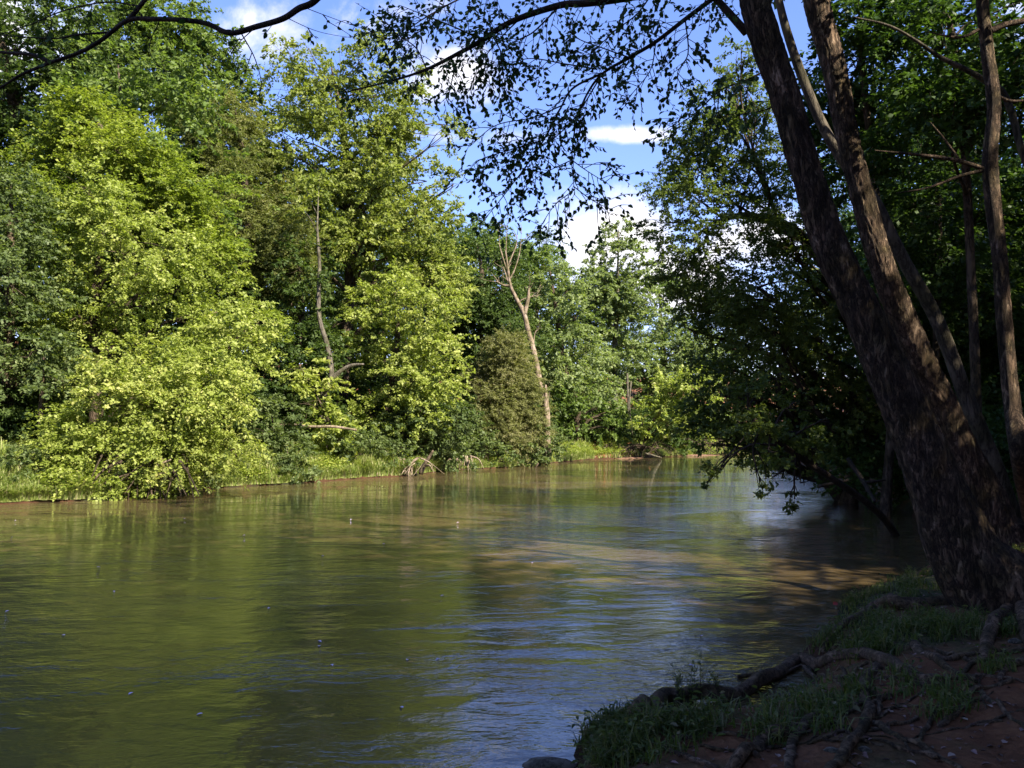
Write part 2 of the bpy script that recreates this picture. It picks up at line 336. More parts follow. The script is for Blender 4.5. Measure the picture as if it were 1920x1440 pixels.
# ------------------------------------------------------------------ setting: ground and river
def grid_axis(n, c, a, ext): 
    b = math.asinh(ext / a); u = np.linspace(-1, 1, n); return c + a * np.sinh(b * u)
gx = grid_axis(560, 2.5, 3.0, 400); gy = grid_axis(560, 7.0, 3.2, 420)
X, Y = np.meshgrid(gx, gy); Z = height(X.ravel(), Y.ravel())
V = np.stack([X.ravel(), Y.ravel(), Z], 1); n = 560
i = (np.arange(n - 1)[:, None] * n + np.arange(n - 1)[None]).ravel()
tag(mesh_obj('ground', V, np.stack([i, i + 1, i + n + 1, i + n], 1), ground_mat(), smooth=True), 'brown earth river banks rising into the wooded slopes', 'ground', kind='structure')
def sandbar(px, py, rx, ry, h):
    c = water_pt(px, py); t = np.linspace(0, 1, 26)[1:]; a = np.linspace(0, 2 * math.pi, 72, endpoint=False); T, A_ = np.meshgrid(t, a, indexing='ij')
    k = 1 + .35 * fbm(np.cos(A_) * 1.5 + px, np.sin(A_) * 1.5, 3, 4); x = c[0] + np.cos(A_) * T * rx * k; y = c[1] + np.sin(A_) * T * ry * k
    z = h * (1 - T ** 2) - .08 + .25 * h * fbm(x * .9, y * .9, 4, 12); V = np.stack([x, y, z], -1).reshape(-1, 3); V = np.vstack([V, (c[0], c[1], h)])
    i = np.arange(24)[:, None] * 72; j = np.arange(72)[None]; Q = np.stack([i + j, i + 72 + j, i + 72 + (j + 1) % 72, i + (j + 1) % 72], -1).reshape(-1, 4); e = np.arange(0, 72, 2); cp = np.stack([np.full(36, len(V) - 1), e, e + 1, (e + 2) % 72], -1)
    m = bpy.data.materials.get('red_silt')
    if m is None:
        m = new_mat('red_silt'); t_ = m.node_tree; n_ = t_.nodes.new('ShaderNodeTexNoise'); n_.inputs['Scale'].default_value = 1.5; n_.inputs['Detail'].default_value = 8; tc = t_.nodes.new('ShaderNodeTexCoord'); t_.links.new(tc.outputs['Object'], n_.inputs['Vector'])
        r = ramp(t_, [(.3, (.10, .05, .03)), (.7, (.24, .13, .08))]); t_.links.new(n_.outputs['Fac'], r.inputs[0]); p = t_.nodes.new('ShaderNodeBsdfPrincipled'); p.inputs['Roughness'].default_value = .85; t_.links.new(r.outputs[0], p.inputs['Base Color'])
        b = t_.nodes.new('ShaderNodeBump'); b.inputs['Distance'].default_value = .2; t_.links.new(n_.outputs['Fac'], b.inputs['Height']); t_.links.new(b.outputs[0], p.inputs['Normal']); o = t_.nodes.new('ShaderNodeOutputMaterial'); t_.links.new(p.outputs[0], o.inputs[0])
    return mesh_obj('sandbar', V, np.vstack([Q, cp]), m, smooth=True)
tag(sandbar(1135, 858.5, 3.6, 2.6, .26), 'sunlit reddish silt bank left of the leaning willow', 'sandbar', kind='structure')
tag(sandbar(1262, 853.5, 5.0, 3.0, .22), 'low reddish silt bar right of the leaning willow', 'sandbar', kind='structure')
V = np.array([(-120, -80, 0), (200, -80, 0), (200, 180, 0), (-120, 180, 0)], float)
tag(mesh_obj('river', V, [[0, 1, 2, 3]], water_mat()), 'murky green brown river rippling between wooded banks', 'river', kind='structure')

# ------------------------------------------------------------------ tree building
def crown_geo(lobes, leaf=.18, cov=1.15, clump=.45, flat=.5, nl=40, up=.9, out=.35, rnd=.68, droop=.3, thick=0, narrow=.62, ovate=False, seed=0, sub=5, sf=1.0, vr=1.2, gap=.5, plume=2.4):
    """lobes: rows cx,cy,cz,rx,ry,rz in metres. Leafy sprays grow outwards from inside each lobe, so the
    outline stays ragged. Returns the leaf geometry and a tint per leaf."""
    r_ = np.random.default_rng(seed + 11); lobes = np.asarray(lobes, float); area_leaf = .5 * leaf * leaf * narrow; C = []; O = []; S = []; RR = []
    for k, (cx, cy, cz, rx, ry, rz) in enumerate(lobes):
        rz = rz * .6 + min(rx, rz * 2) * .4 * vr
        p = 1.6; ar = 4 * math.pi * (((rx * ry) ** p + (rx * rz) ** p + (ry * rz) ** p) / 3) ** (1 / p)
        m = max(4, int(1.45 * cov * ar / area_leaf / nl)); d = nrm(r_.normal(size=(m, 3)))
        f = r_.random(m) ** .45 * 1.02
        f *= 1 + .8 * fbm(d[:, 0] * 1.9 + k * 3.1 + d[:, 1], d[:, 2] * 1.9 + seed - d[:, 1], 3, seed)
        q = np.stack([d[:, 0] * rx, d[:, 1] * ry, d[:, 2] * rz], 1) * f[:, None] + (cx, cy, cz)
        C.append(q); O.append(nrm(d * (1 / rx, 1 / ry, 1 / rz))); S.append(np.full(m, r_.random() * .22)); RR.append(np.full(m, min(rx, ry)))
    C = np.vstack(C); O = np.vstack(O); S = np.concatenate(S); RR = np.concatenate(RR)
    fr = .55 / max(clump, .2)
    ga = fbm(C[:, 0] * fr + C[:, 1] * fr * .6, C[:, 2] * fr * 1.5 - C[:, 1] * fr * .5, 3, seed + 4)
    keep = r_.random(len(C)) < np.clip(.62 + ga * 9 * gap, .06, 1); C, O, S, RR = C[keep], O[keep], S[keep], RR[keep]; m = len(C)
    Lp = np.minimum(clump * plume * r_.uniform(.35, 1.3, m), RR * 1.1); wp = clump * r_.uniform(.28, .6, m)
    hz = O.copy(); hz[:, 2] *= .45; D = nrm(nrm(hz) + r_.normal(size=(m, 3)) * (.5, .5, .28) + (0, 0, .16 - .1 * droop))
    t = r_.random((m, nl)) ** .8; g = r_.normal(size=(m, nl, 3)); g[..., 2] *= flat
    off = D[:, None] * (t * Lp[:, None])[..., None] + g * (wp[:, None] * (1.05 - .75 * t))[..., None] * .62
    off[..., 2] -= droop * (t ** 2) * Lp[:, None] * .75 + droop * .35 * np.linalg.norm(g[..., :2], axis=-1) * wp[:, None]
    P = (C[:, None] + off).reshape(-1, 3); n = len(P); o2 = np.repeat(O, nl, 0); D2 = np.repeat(D, nl, 0); rn = r_.normal(size=(n, 3))
    nr = nrm(up * np.array([0, 0, 1.]) + out * o2 + rnd * rn)
    ax = nrm(D2 * .7 + r_.normal(size=(n, 3)) * .7 + np.array([0, 0, -.35])); ax = nrm(ax - nr * (ax * nr).sum(1, keepdims=True))
    ln = leaf * r_.uniform(.5, 1.45, n); wd = ln * narrow * r_.uniform(.8, 1.2, n)
    geo = leaf_geo(P, ax, nr, ln, wd, ovate)
    tint = np.clip(np.repeat(S + r_.random(m) * .34, nl) + r_.random(n) ** 1.5 * .38, 0, 1)
    if ovate: tint = np.repeat(tint, 2)
    return geo, tint, C

def limb(a, b, sag=.15, n=7, r_=None):
    a = np.asarray(a, float); b = np.asarray(b, float); m_ = (a + b) / 2; L_ = np.linalg.norm(b - a)
    m_ = m_ + np.array([0, 0, sag * L_]) + (r_.normal(size=3) * .07 * L_ if r_ is not None else 0)
    return smooth_path([a, m_, b], n)
def tree_at(name, label, cat, base, lobes, lm, bm, trunk=None, tr=.25, group=None, seed=0, twigs=5, tip=.35, sides=8, **kw):
    """lobes in world metres"""
    base = np.asarray(base, float); r_ = np.random.default_rng(seed + 5)
    root = empty(name, base, label, cat, group)
    geo, tint, C = crown_geo(lobes, seed=seed, **kw)
    lb = np.asarray(lobes, float)
    if trunk is None:
        top = lb[np.argmax(lb[:, 2])]; cen = lb[:, :3].mean(0)
        trunk = [base, base * .6 + cen * .4 + (r_.normal() * .3, r_.normal() * .3, 0), cen * .7 + top[:3] * .3, top[:3] + (0, 0, .5 * top[5])]
        trunk[0] = base - (0, 0, .4)
    tp = smooth_path(trunk, 26); g = Geo(); g.add(tube(tp, [tr * 1.35, tr, tr * .85, tr * .6, tr * .12], sides, .12, seed))
    for (cx, cy, cz, rx, ry, rz) in lb:
        c = np.array([cx, cy, cz]); hd = np.linalg.norm(tp[:, :2] - c[:2], axis=1)
        want = cz - .55 * hd - .2 * rz; k = int(np.argmin(np.abs(tp[:, 2] - want) + .3 * hd)); k = min(max(k, 3), len(tp) - 3)
        rr = tr * (1 - k / len(tp)) * .5 + .015
        pa = limb(tp[k], c, .08, 8, r_); g.add(tube(pa, [rr, rr * .6, rr * .25], 6, .1, seed))
        for _ in range(twigs):
            d = nrm(r_.normal(size=3)); e = c + d * (rx, ry, rz) * r_.uniform(.7, 1.0); s = pa[r_.integers(3, 8)]
            g.add(tube(limb(s, e, .05, 5, r_), [rr * .35 + .004, .004], 4))
    g.obj('trunk', bm, root)
    mesh_obj('crown', geo[0], geo[1], lm, root, tint=tint)
    return root
def px_lobes(rows, d0, dr=1.0):
    out = []
    for i_, r in enumerate(rows):
        px, py, rx, ry = r[:4]; d = r[4] if len(r) > 4 else d0 + dr * math.sin(i_ * 2.4)
        p = at(px, py, d); a = rx * d / F; b = ry * d / F
        out.append((p[0], p[1], p[2], a, (a + b) / 2 * 1.1, b))
    return out
def px_tree(name, label, cat, base_px, base_d, rows, d0, lm, bm=BK, dr=1.0, group=None, **kw):
    bx = at(base_px, 850, base_d); base = np.array([bx[0], bx[1], gz(bx[0], bx[1])])
    tk = kw.pop('trunk_px', None)
    if tk is not None: kw['trunk'] = [base - (0, 0, .4)] + [at(*p) for p in tk]
    return tree_at(name, label, cat, base, px_lobes(rows, d0, dr), lm, bm, group=group, **kw)
def copy_tree(o, loc, rz=0, sc=1.0, label=None, group=None):
    r = o.copy(); COLL.objects.link(r); r.location = [float(v) for v in loc]; r.rotation_euler = (0, 0, rz)
    r.scale = (sc, sc, sc) if not isinstance(sc, tuple) else sc
    if label: r['label'] = label
    if group: r['group'] = group
    for ch in o.children:
        c = ch.copy(); COLL.objects.link(c); c.parent = r
    return r

# ================================================================== LEFT BANK, near to far
px_tree('box_elder_tree', 'low bright lime green tree hanging over the water at the left bank', 'tree', 285, 27.6,
        [(270, 715, 95, 65), (165, 805, 75, 55, 26.3), (300, 790, 95, 60), (415, 790, 60, 60), (115, 865, 45, 28, 25.4), (200, 860, 70, 34, 25.6), (330, 850, 80, 32, 26.2),
         (390, 725, 75, 55), (150, 905, 50, 22, 25), (95, 905, 26, 22, 25), (220, 920, 40, 16, 25.2), (230, 760, 80, 50, 26), (440, 850, 38, 30), (350, 680, 60, 40, 28), (320, 905, 50, 18, 26)],
        27, YG, BK, seed=1, leaf=.108, cov=1.3, clump=.36, flat=.5, droop=.45, tr=.16, dr=.7)
px_tree('box_elder_tree', 'tall yellow green tree with golden leaf tips behind the low lime one on the left', 'tree', 180, 30.5,
        [(200, 400, 80, 50), (120, 480, 50, 60), (260, 455, 80, 55), (190, 500, 70, 55), (140, 590, 55, 50), (330, 520, 50, 40), (410, 585, 60, 45), (440, 650, 60, 50), (130, 660, 60, 36),
         (240, 560, 60, 40), (470, 610, 36, 26), (355, 470, 40, 30), (165, 350, 50, 30), (380, 680, 60, 40)],
        29.5, YG2, BK, seed=2, leaf=.12, cov=1.15, clump=.4, flat=.5, droop=.4, tr=.24, dr=.8, trunk_px=[(180, 700, 30.2), (178, 560, 30), (200, 400, 29.6)])
px_tree('elm_tree', 'bright green tree with flat layered sprays stepping down to the right', 'tree', 210, 35,
        [(150, 205, 40, 26), (175, 245, 70, 24), (225, 280, 85, 24), (110, 300, 60, 30), (270, 320, 80, 24), (330, 355, 85, 24), (60, 350, 50, 30), (385, 380, 50, 20), (240, 370, 80, 26), (300, 415, 70, 24),
         (390, 470, 50, 22), (420, 500, 40, 18), (350, 440, 60, 20), (485, 605, 40, 14, 32), (470, 640, 46, 16, 32), (130, 400, 70, 40)],
        34, BG, BK, seed=3, leaf=.14, cov=2.0, clump=.6, flat=.14, droop=.22, up=1.3, out=.2, tr=.28, vr=.8, sf=.5)
px_tree('dark_tree', 'dark blue green tree at the left edge of the photo', 'tree', 30, 29,
        [(10, 420, 70, 45), (50, 480, 55, 40), (10, 530, 70, 40), (70, 560, 50, 35), (10, 620, 60, 36), (60, 660, 65, 24), (110, 690, 36, 18), (0, 700, 50, 22), (20, 360, 50, 40), (-60, 500, 70, 80), (-70, 640, 60, 60)],
        27.5, BL, BK, seed=4, leaf=.125, cov=1.2, clump=.42, flat=.3, droop=.35, tr=.2)
px_tree('slender_tree', 'thin bare stemmed tree in the dark gap at the far left', 'tree', 76, 27.2,
        [(90, 655, 45, 18), (60, 700, 40, 14), (110, 715, 40, 14)], 27.2, BL, BK, seed=5, leaf=.14, cov=1.0, clump=.4, flat=.3, tr=.09, trunk_px=[(76, 800, 27.2), (80, 700, 27.2), (85, 650, 27.2)])
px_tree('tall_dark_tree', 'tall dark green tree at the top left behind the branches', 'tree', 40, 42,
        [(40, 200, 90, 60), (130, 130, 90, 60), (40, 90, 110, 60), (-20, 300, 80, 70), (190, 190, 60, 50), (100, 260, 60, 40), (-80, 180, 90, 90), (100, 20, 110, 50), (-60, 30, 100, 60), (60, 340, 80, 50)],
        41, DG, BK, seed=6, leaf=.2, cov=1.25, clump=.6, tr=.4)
px_tree('oak_tree', 'tall pale green tree filling the top left beneath the sky', 'tree', 330, 46,
        [(240, 60, 90, 45), (320, 110, 80, 45), (390, 150, 60, 40), (300, 190, 90, 45), (420, 200, 45, 40), (230, 130, 70, 50), (360, 250, 80, 40), (340, 50, 50, 36), (180, 20, 90, 40), (440, 260, 40, 40), (270, 10, 70, 34), (390, 320, 60, 50), (400, 110, 34, 30), (430, 90, 26, 30), (460, 150, 30, 40), (350, 90, 60, 40), (470, 230, 40, 40), (300, 270, 80, 50), (450, 330, 60, 50), (340, 380, 70, 50)],
        45, MG, BK, seed=7, leaf=.2, cov=1.2, clump=.55, tr=.4)
px_tree('cedar_tree', 'olive green feathery tree left of the tall sycamore', 'tree', 470, 43,
        [(400, 235, 55, 30), (455, 290, 60, 32), (440, 350, 50, 34), (500, 400, 60, 40), (450, 440, 60, 36), (520, 460, 60, 40), (480, 500, 70, 40), (540, 520, 50, 34), (430, 390, 40, 30), (440, 210, 40, 24)],
        42, OG, BK, seed=8, leaf=.13, cov=1.7, clump=.4, flat=.3, narrow=.35, tr=.26, vr=1.6, thick=.6, sub=14)
px_tree('sycamore_tree', 'tallest airy yellow green sycamore left of the open sky', 'tree', 640, 46,
        [(535, 110, 28, 40), (520, 180, 45, 36), (600, 150, 42, 40), (640, 120, 22, 36), (700, 85, 26, 48), (745, 170, 42, 34), (690, 190, 50, 36), (620, 230, 60, 40), (550, 260, 55, 40), (760, 265, 50, 26), (830, 255, 34, 20), (845, 235, 16, 16),
         (700, 290, 60, 36), (600, 330, 60, 40), (800, 340, 40, 24), (850, 345, 22, 20), (540, 370, 45, 40), (680, 390, 60, 40), (780, 410, 55, 32), (840, 410, 26, 22), (600, 440, 50, 36), (740, 480, 60, 36), (830, 500, 40, 30), (560, 470, 40, 30), (770, 130, 26, 22), (580, 90, 18, 26), (560, 320, 60, 40), (650, 330, 60, 36), (720, 340, 50, 30), (760, 380, 50, 30), (650, 440, 60, 40), (500, 260, 36, 36), (520, 330, 40, 36), (730, 220, 50, 30), (700, 250, 50, 30), (640, 170, 40, 30), (690, 440, 60, 36), (800, 460, 50, 30), (820, 540, 50, 30)],
        45, SY, BK, seed=9, leaf=.17, cov=1.25, clump=.48, flat=.6, thick=.6, rnd=.9, tr=.36, dr=1.6, sides=8,
        trunk_px=[(640, 740, 46), (652, 600, 46), (658, 480, 46), (655, 350, 45.5), (640, 220, 45), (620, 120, 45)])
px_tree('pale_limbed_tree', 'slim pale limb curving up from a dark forked trunk by the sycamore', 'tree', 606, 39,
        [(575, 350, 30, 20), (600, 330, 26, 18), (560, 390, 20, 18)], 39, SY, BKG, seed=10, leaf=.17, cov=.8, clump=.4, tr=.14, twigs=3,
        trunk_px=[(606, 745, 39), (622, 712, 39), (614, 650, 39), (598, 590, 39), (599, 500, 39), (595, 430, 39), (597, 370, 39)])
px_tree('sycamore_tree', 'lower sunny yellow green sycamore reaching right over the bank shrubs', 'tree', 720, 43,
        [(690, 570, 40, 28), (740, 560, 60, 36), (800, 570, 60, 36), (700, 630, 50, 26), (760, 640, 60, 36), (820, 640, 46, 40), (720, 700, 40, 26), (780, 710, 60, 36), (830, 710, 40, 36), (740, 760, 50, 30), (790, 770, 40, 26), (670, 650, 30, 14), (690, 780, 40, 24)],
        42, YG2, BK, seed=11, leaf=.15, cov=1.05, clump=.42, flat=.55, thick=.5, tr=.2)
px_tree('young_sycamore', 'small yellow green sapling over the middle of the grassy bank', 'tree', 612, 38,
        [(560, 690, 34, 16), (600, 720, 34, 22), (575, 755, 30, 18), (625, 770, 28, 20), (605, 800, 34, 18), (640, 820, 24, 18), (655, 790, 18, 20), (645, 850, 18, 14)],
        37.5, YG, BK, seed=12, leaf=.17, cov=1.1, clump=.36, tr=.06, dr=.5)
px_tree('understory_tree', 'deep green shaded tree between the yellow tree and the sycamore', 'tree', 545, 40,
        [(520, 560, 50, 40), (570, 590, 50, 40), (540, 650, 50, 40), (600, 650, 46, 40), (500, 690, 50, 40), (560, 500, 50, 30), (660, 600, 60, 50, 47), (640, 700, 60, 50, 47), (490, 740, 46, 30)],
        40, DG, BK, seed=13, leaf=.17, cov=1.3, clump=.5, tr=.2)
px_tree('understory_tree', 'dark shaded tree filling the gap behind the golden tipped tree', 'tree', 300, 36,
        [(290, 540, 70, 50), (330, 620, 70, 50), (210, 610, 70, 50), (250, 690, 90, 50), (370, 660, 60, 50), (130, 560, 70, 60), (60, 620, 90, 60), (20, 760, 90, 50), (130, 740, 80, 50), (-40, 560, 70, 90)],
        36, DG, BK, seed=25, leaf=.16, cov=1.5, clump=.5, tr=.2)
px_tree('leafy_shrub', 'blue green leafy shrub at the top of the grassy left bank', 'shrub', 515, 34.5,
        [(505, 775, 40, 26), (535, 800, 34, 22), (500, 810, 34, 22), (550, 830, 28, 14), (480, 790, 28, 24)], 34.5, BL, BK, seed=14, leaf=.15, cov=1.4, clump=.34, tr=.05, dr=.4)
px_tree('leafy_shrub', 'rounded mid green shrub by the root bank left of the olive bush', 'shrub', 800, 42,
        [(800, 800, 44, 26), (840, 810, 36, 26), (760, 810, 40, 26), (820, 840, 36, 16), (780, 770, 40, 24), (720, 820, 36, 20), (700, 790, 36, 24), (855, 780, 28, 24)], 42, BL, BK, seed=15, leaf=.16, cov=1.4, clump=.36, tr=.06, dr=.5)
px_tree('olive_shrub', 'rounded brownish olive bush with fine leaves left of the dead snag', 'shrub', 950, 52,
        [(945, 690, 44, 36), (960, 735, 54, 40), (925, 765, 44, 44), (990, 775, 40, 40), (955, 815, 54, 36), (915, 815, 34, 30), (998, 810, 22, 24), (950, 650, 30, 18), (900, 720, 26, 30)],
        51, OL, BK, seed=16, leaf=.13, cov=2.2, clump=.32, flat=.5, narrow=.32, tr=.12, vr=1.7, thick=.6, sub=14, sf=1.0)
px_tree('leafy_shrub', 'dense blue green shrub at the water edge beneath the dead snag', 'shrub', 1010, 54,
        [(1000, 830, 30, 18), (1022, 815, 16, 14), (985, 845, 24, 12), (1012, 850, 20, 10), (960, 850, 26, 12), (1030, 842, 16, 18)], 50.6, BL, BK, seed=17, leaf=.18, cov=1.6, clump=.34, tr=.05, dr=.4)
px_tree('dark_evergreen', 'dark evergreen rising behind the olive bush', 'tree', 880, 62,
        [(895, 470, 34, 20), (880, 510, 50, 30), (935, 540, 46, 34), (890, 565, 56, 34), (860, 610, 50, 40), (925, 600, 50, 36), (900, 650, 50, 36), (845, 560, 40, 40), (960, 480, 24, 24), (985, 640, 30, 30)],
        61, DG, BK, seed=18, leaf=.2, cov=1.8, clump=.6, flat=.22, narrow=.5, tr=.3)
px_tree('far_oak_tree', 'soft green tree just right of the dead snag', 'tree', 1060, 70,
        [(1030, 510, 34, 22), (1000, 540, 30, 30), (1065, 545, 40, 26), (1030, 580, 46, 30), (1080, 600, 46, 34), (1040, 640, 46, 34), (1090, 660, 46, 34), (1060, 700, 46, 34), (1100, 730, 40, 34), (1050, 760, 30, 30), (1020, 690, 28, 30)],
        69, FG, BK, seed=19, leaf=.25, cov=1.2, clump=.7, tr=.3)
px_tree('far_sycamore', 'airy tall sycamore standing against the white cloud', 'tree', 1150, 77,
        [(1160, 432, 20, 22), (1135, 465, 26, 16), (1185, 475, 24, 18), (1160, 500, 36, 18), (1110, 520, 28, 16), (1210, 500, 20, 16), (1190, 535, 32, 18), (1130, 550, 34, 20), (1100, 570, 26, 20), (1170, 580, 36, 22), (1220, 565, 22, 20), (1150, 620, 40, 24), (1190, 650, 34, 24), (1150, 545, 50, 34), (1150, 600, 50, 34), (1120, 660, 34, 26), (1150, 700, 34, 24)],
        76, FG, BKG, seed=20, leaf=.26, cov=1.6, clump=.5, thick=.6, tr=.3, trunk_px=[(1152, 760, 77), (1153, 640, 77), (1157, 560, 76), (1160, 430, 76)])
px_tree('far_green_tree', 'fresh green tree under the low gap of sky', 'tree', 1250, 86,
        [(1240, 610, 34, 24), (1215, 650, 34, 28), (1265, 650, 34, 26), (1300, 640, 30, 30), (1235, 700, 36, 28), (1290, 700, 30, 30), (1200, 700, 30, 30), (1320, 680, 30, 40), (1180, 740, 34, 30), (1230, 760, 40, 30), (1290, 780, 40, 30), (1330, 800, 30, 24), (1140, 730, 30, 30)],
        85, FG, BK, seed=21, leaf=.28, cov=1.3, clump=.7, tr=.3)
px_tree('leaning_willow', 'yellow green tree leaning right over the sandy far bank', 'tree', 1195, 69,
        [(1225, 715, 24, 18), (1255, 730, 34, 24), (1300, 705, 34, 20), (1335, 700, 20, 16), (1240, 765, 38, 20), (1290, 750, 38, 24), (1330, 740, 24, 24), (1205, 785, 26, 16), (1260, 795, 36, 16), (1310, 790, 30, 16)],
        67, YG2, BK, seed=22, leaf=.23, cov=1.3, clump=.55, tr=.2, trunk_px=[(1205, 825, 68.5), (1225, 790, 68), (1270, 730, 67)])
px_tree('bank_tree', 'shaded green tree with dark trunk on the mown grass point', 'tree', 1072, 66,
        [(1060, 770, 34, 22), (1095, 785, 34, 20), (1120, 765, 30, 22), (1080, 740, 34, 22), (1130, 800, 30, 14), (1050, 805, 24, 14), (1150, 780, 24, 18)],
        66, MG, BK, seed=23, leaf=.24, cov=1.3, clump=.5, tr=.34, trunk_px=[(1073, 820, 66), (1085, 780, 66), (1080, 740, 66)])
px_tree('far_bank_shrub', 'dark green shrub behind the sandy bank', 'shrub', 1150, 74,
        [(1140, 820, 30, 14), (1170, 810, 24, 18), (1110, 825, 24, 12), (1230, 825, 30, 14), (1270, 830, 30, 12)], 74, DG, BK, seed=24, leaf=.25, cov=1.6, clump=.5, tr=.08)

# ================================================================== RIGHT BANK
px_tree('river_birch', 'dark green arching birch right of the open sky', 'tree', 1560, 24,
        [(1390, 100, 24, 16), (1370, 150, 30, 24), (1330, 215, 46, 28), (1420, 200, 50, 36), (1290, 300, 50, 30), (1370, 290, 60, 34), (1250, 360, 34, 20), (1310, 380, 60, 32), (1400, 370, 60, 36), (1240, 420, 34, 24), (1300, 455, 56, 26), (1470, 300, 50, 50), (1480, 440, 60, 50),
         (1280, 510, 44, 24), (1350, 520, 50, 28), (1420, 540, 60, 36), (1300, 570, 34, 22), (1370, 600, 60, 34), (1450, 620, 70, 40), (1520, 560, 60, 60), (1430, 440, 30, 20), (1300, 620, 24, 20)],
        21, RG, BK, seed=30, leaf=.085, cov=1.5, clump=.26, flat=.35, thick=.7, droop=.5, sub=16, vr=1.7, sf=1.0, narrow=.55, tr=.2, dr=1.6, twigs=7, trunk_px=[(1640, 760, 23.5), (1580, 560, 22.5), (1500, 440, 22), (1400, 405, 21.5), (1330, 420, 21)])
px_tree('river_birch', 'shaded birch bending down to the water in the middle right', 'tree', 1620, 25,
        [(1330, 690, 34, 28), (1390, 670, 50, 34), (1350, 740, 50, 30), (1450, 710, 60, 36), (1310, 780, 30, 24), (1380, 790, 60, 30), (1470, 780, 60, 36), (1340, 830, 36, 16), (1420, 830, 50, 20), (1540, 740, 60, 50), (1530, 650, 60, 50), (1550, 820, 50, 36), (1600, 760, 50, 50)],
        23, RG, BK, seed=31, leaf=.10, cov=1.5, clump=.3, flat=.3, droop=.5, sub=14, vr=1.5, thick=.6, tr=.2, dr=1.2)
px_tree('overhanging_shrub', 'sunlit leafy bough dipping towards the water before the dark right bank', 'shrub', 1700, 17,
        [(1430, 745, 40, 18), (1480, 765, 50, 20), (1410, 790, 34, 18), (1470, 810, 46, 22), (1520, 840, 40, 20), (1440, 850, 30, 14), (1450, 895, 24, 10), (1430, 915, 12, 12), (1500, 905, 30, 9), (1490, 935, 18, 6), (1340, 880, 12, 16), (1325, 905, 8, 10), (1400, 730, 30, 16), (1540, 790, 34, 20)],
        14.5, RG, BKT, seed=32, leaf=.075, cov=1.3, clump=.2, flat=.35, droop=.35, tr=.07, dr=.6, twigs=5)
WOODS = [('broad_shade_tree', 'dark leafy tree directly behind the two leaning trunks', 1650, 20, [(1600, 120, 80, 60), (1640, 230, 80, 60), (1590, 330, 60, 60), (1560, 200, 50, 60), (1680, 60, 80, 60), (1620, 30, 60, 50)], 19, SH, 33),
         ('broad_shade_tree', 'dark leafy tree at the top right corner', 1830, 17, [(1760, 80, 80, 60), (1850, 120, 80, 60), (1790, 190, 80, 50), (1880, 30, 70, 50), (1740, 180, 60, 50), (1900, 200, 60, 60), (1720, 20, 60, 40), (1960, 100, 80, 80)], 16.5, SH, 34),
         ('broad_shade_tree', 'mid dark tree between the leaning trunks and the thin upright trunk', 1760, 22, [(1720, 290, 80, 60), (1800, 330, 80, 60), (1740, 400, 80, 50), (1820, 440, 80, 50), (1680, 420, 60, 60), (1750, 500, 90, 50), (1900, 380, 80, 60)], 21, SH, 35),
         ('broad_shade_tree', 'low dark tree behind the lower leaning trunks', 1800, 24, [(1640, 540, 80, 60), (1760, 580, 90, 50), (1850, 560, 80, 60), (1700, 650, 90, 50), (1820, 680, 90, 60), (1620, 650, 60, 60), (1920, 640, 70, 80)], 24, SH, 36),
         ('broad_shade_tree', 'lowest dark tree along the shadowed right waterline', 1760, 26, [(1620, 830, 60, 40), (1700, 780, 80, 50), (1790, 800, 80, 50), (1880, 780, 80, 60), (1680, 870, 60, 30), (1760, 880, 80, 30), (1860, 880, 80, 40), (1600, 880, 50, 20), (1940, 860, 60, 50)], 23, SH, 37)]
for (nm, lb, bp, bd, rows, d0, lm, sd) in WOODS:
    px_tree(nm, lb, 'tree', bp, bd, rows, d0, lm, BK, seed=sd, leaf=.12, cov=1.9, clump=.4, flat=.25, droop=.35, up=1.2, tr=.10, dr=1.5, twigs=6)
print('crowns done', len(bpy.data.objects))

# generic woodland trees, copied over the hillsides and behind the camera (they shade the near bank)
def generic(name, label, lm, seed, H=17, wide=4.2, n=11, hide_at=(0, 0, 0), group=None, **kw):
    r_ = np.random.default_rng(seed); base = np.array(hide_at, float); lb = []
    for k in range(n):
        a = k * 2.4 + r_.random(); t = .17 + .79 * k / (n - 1); rad = wide * math.sin(math.pi * min(1, (1.12 - t) * 1.05)) * r_.uniform(.55, .85)
        rr = wide * .42 * r_.uniform(.8, 1.25)
        lb.append((base[0] + rad * math.cos(a), base[1] + rad * math.sin(a), base[2] + H * t, rr, rr, rr * .7))
    return tree_at(name, label, 'tree', base, lb, lm, BK, tr=.26, group=group, seed=seed, **kw)
def put(x, y): return (x, y, gz(x, y) - .1)
hillL = [(-30, 38), (-24, 46), (-36, 52), (-19, 54), (-30, 62), (-12, 60), (-22, 70), (-40, 40), (-44, 30), (-36, 22), (-30, 28), (-4, 66), (-14, 74), (-48, 58), (-3, 80), (6, 78), (-30, 84)]
hillL += [(-45, 70), (-35, 78), (-56, 76), (-28, 96), (-18, 90), (-48, 92), (-60, 58), (-12, 98), (-66, 90), (-17, 36), (-21, 41), (-14, 45), (-9, 52), (-26, 33), (-16, 65), (-8, 70), (-27, 56), (-33, 46), (-5, 62), (2, 72), (-24, 27)]
hillC = [(8, 92), (18, 98), (27, 100), (2, 96), (36, 100), (14, 112), (45, 104), (28, 116), (-8, 100), (56, 108), (0, 120)]
hillR = [(18, 30), (20, 36), (21, 46), (26, 52), (28, 34), (34, 44), (24, 24), (32, 26), (36, 58), (40, 36), (21, 19), (27, 14), (46, 66)]
shade = [(7.5, -2.5), (10.6, -1.2), (5.0, -8.5), (11.5, -7), (19.5, -6.5), (1.5, -13), (8, -15), (23, -9), (-3, -18), (15, -14), (16.5, 7.5), (19.5, 13), (22, 2)]
kinds = []
a = generic('woodland_tree', 'dark green woodland tree on the slope behind the left bank', DG, 50, hide_at=put(*hillL[0]), group='woodland on the left slope', leaf=.21, cov=1.0, clump=.6, twigs=3)
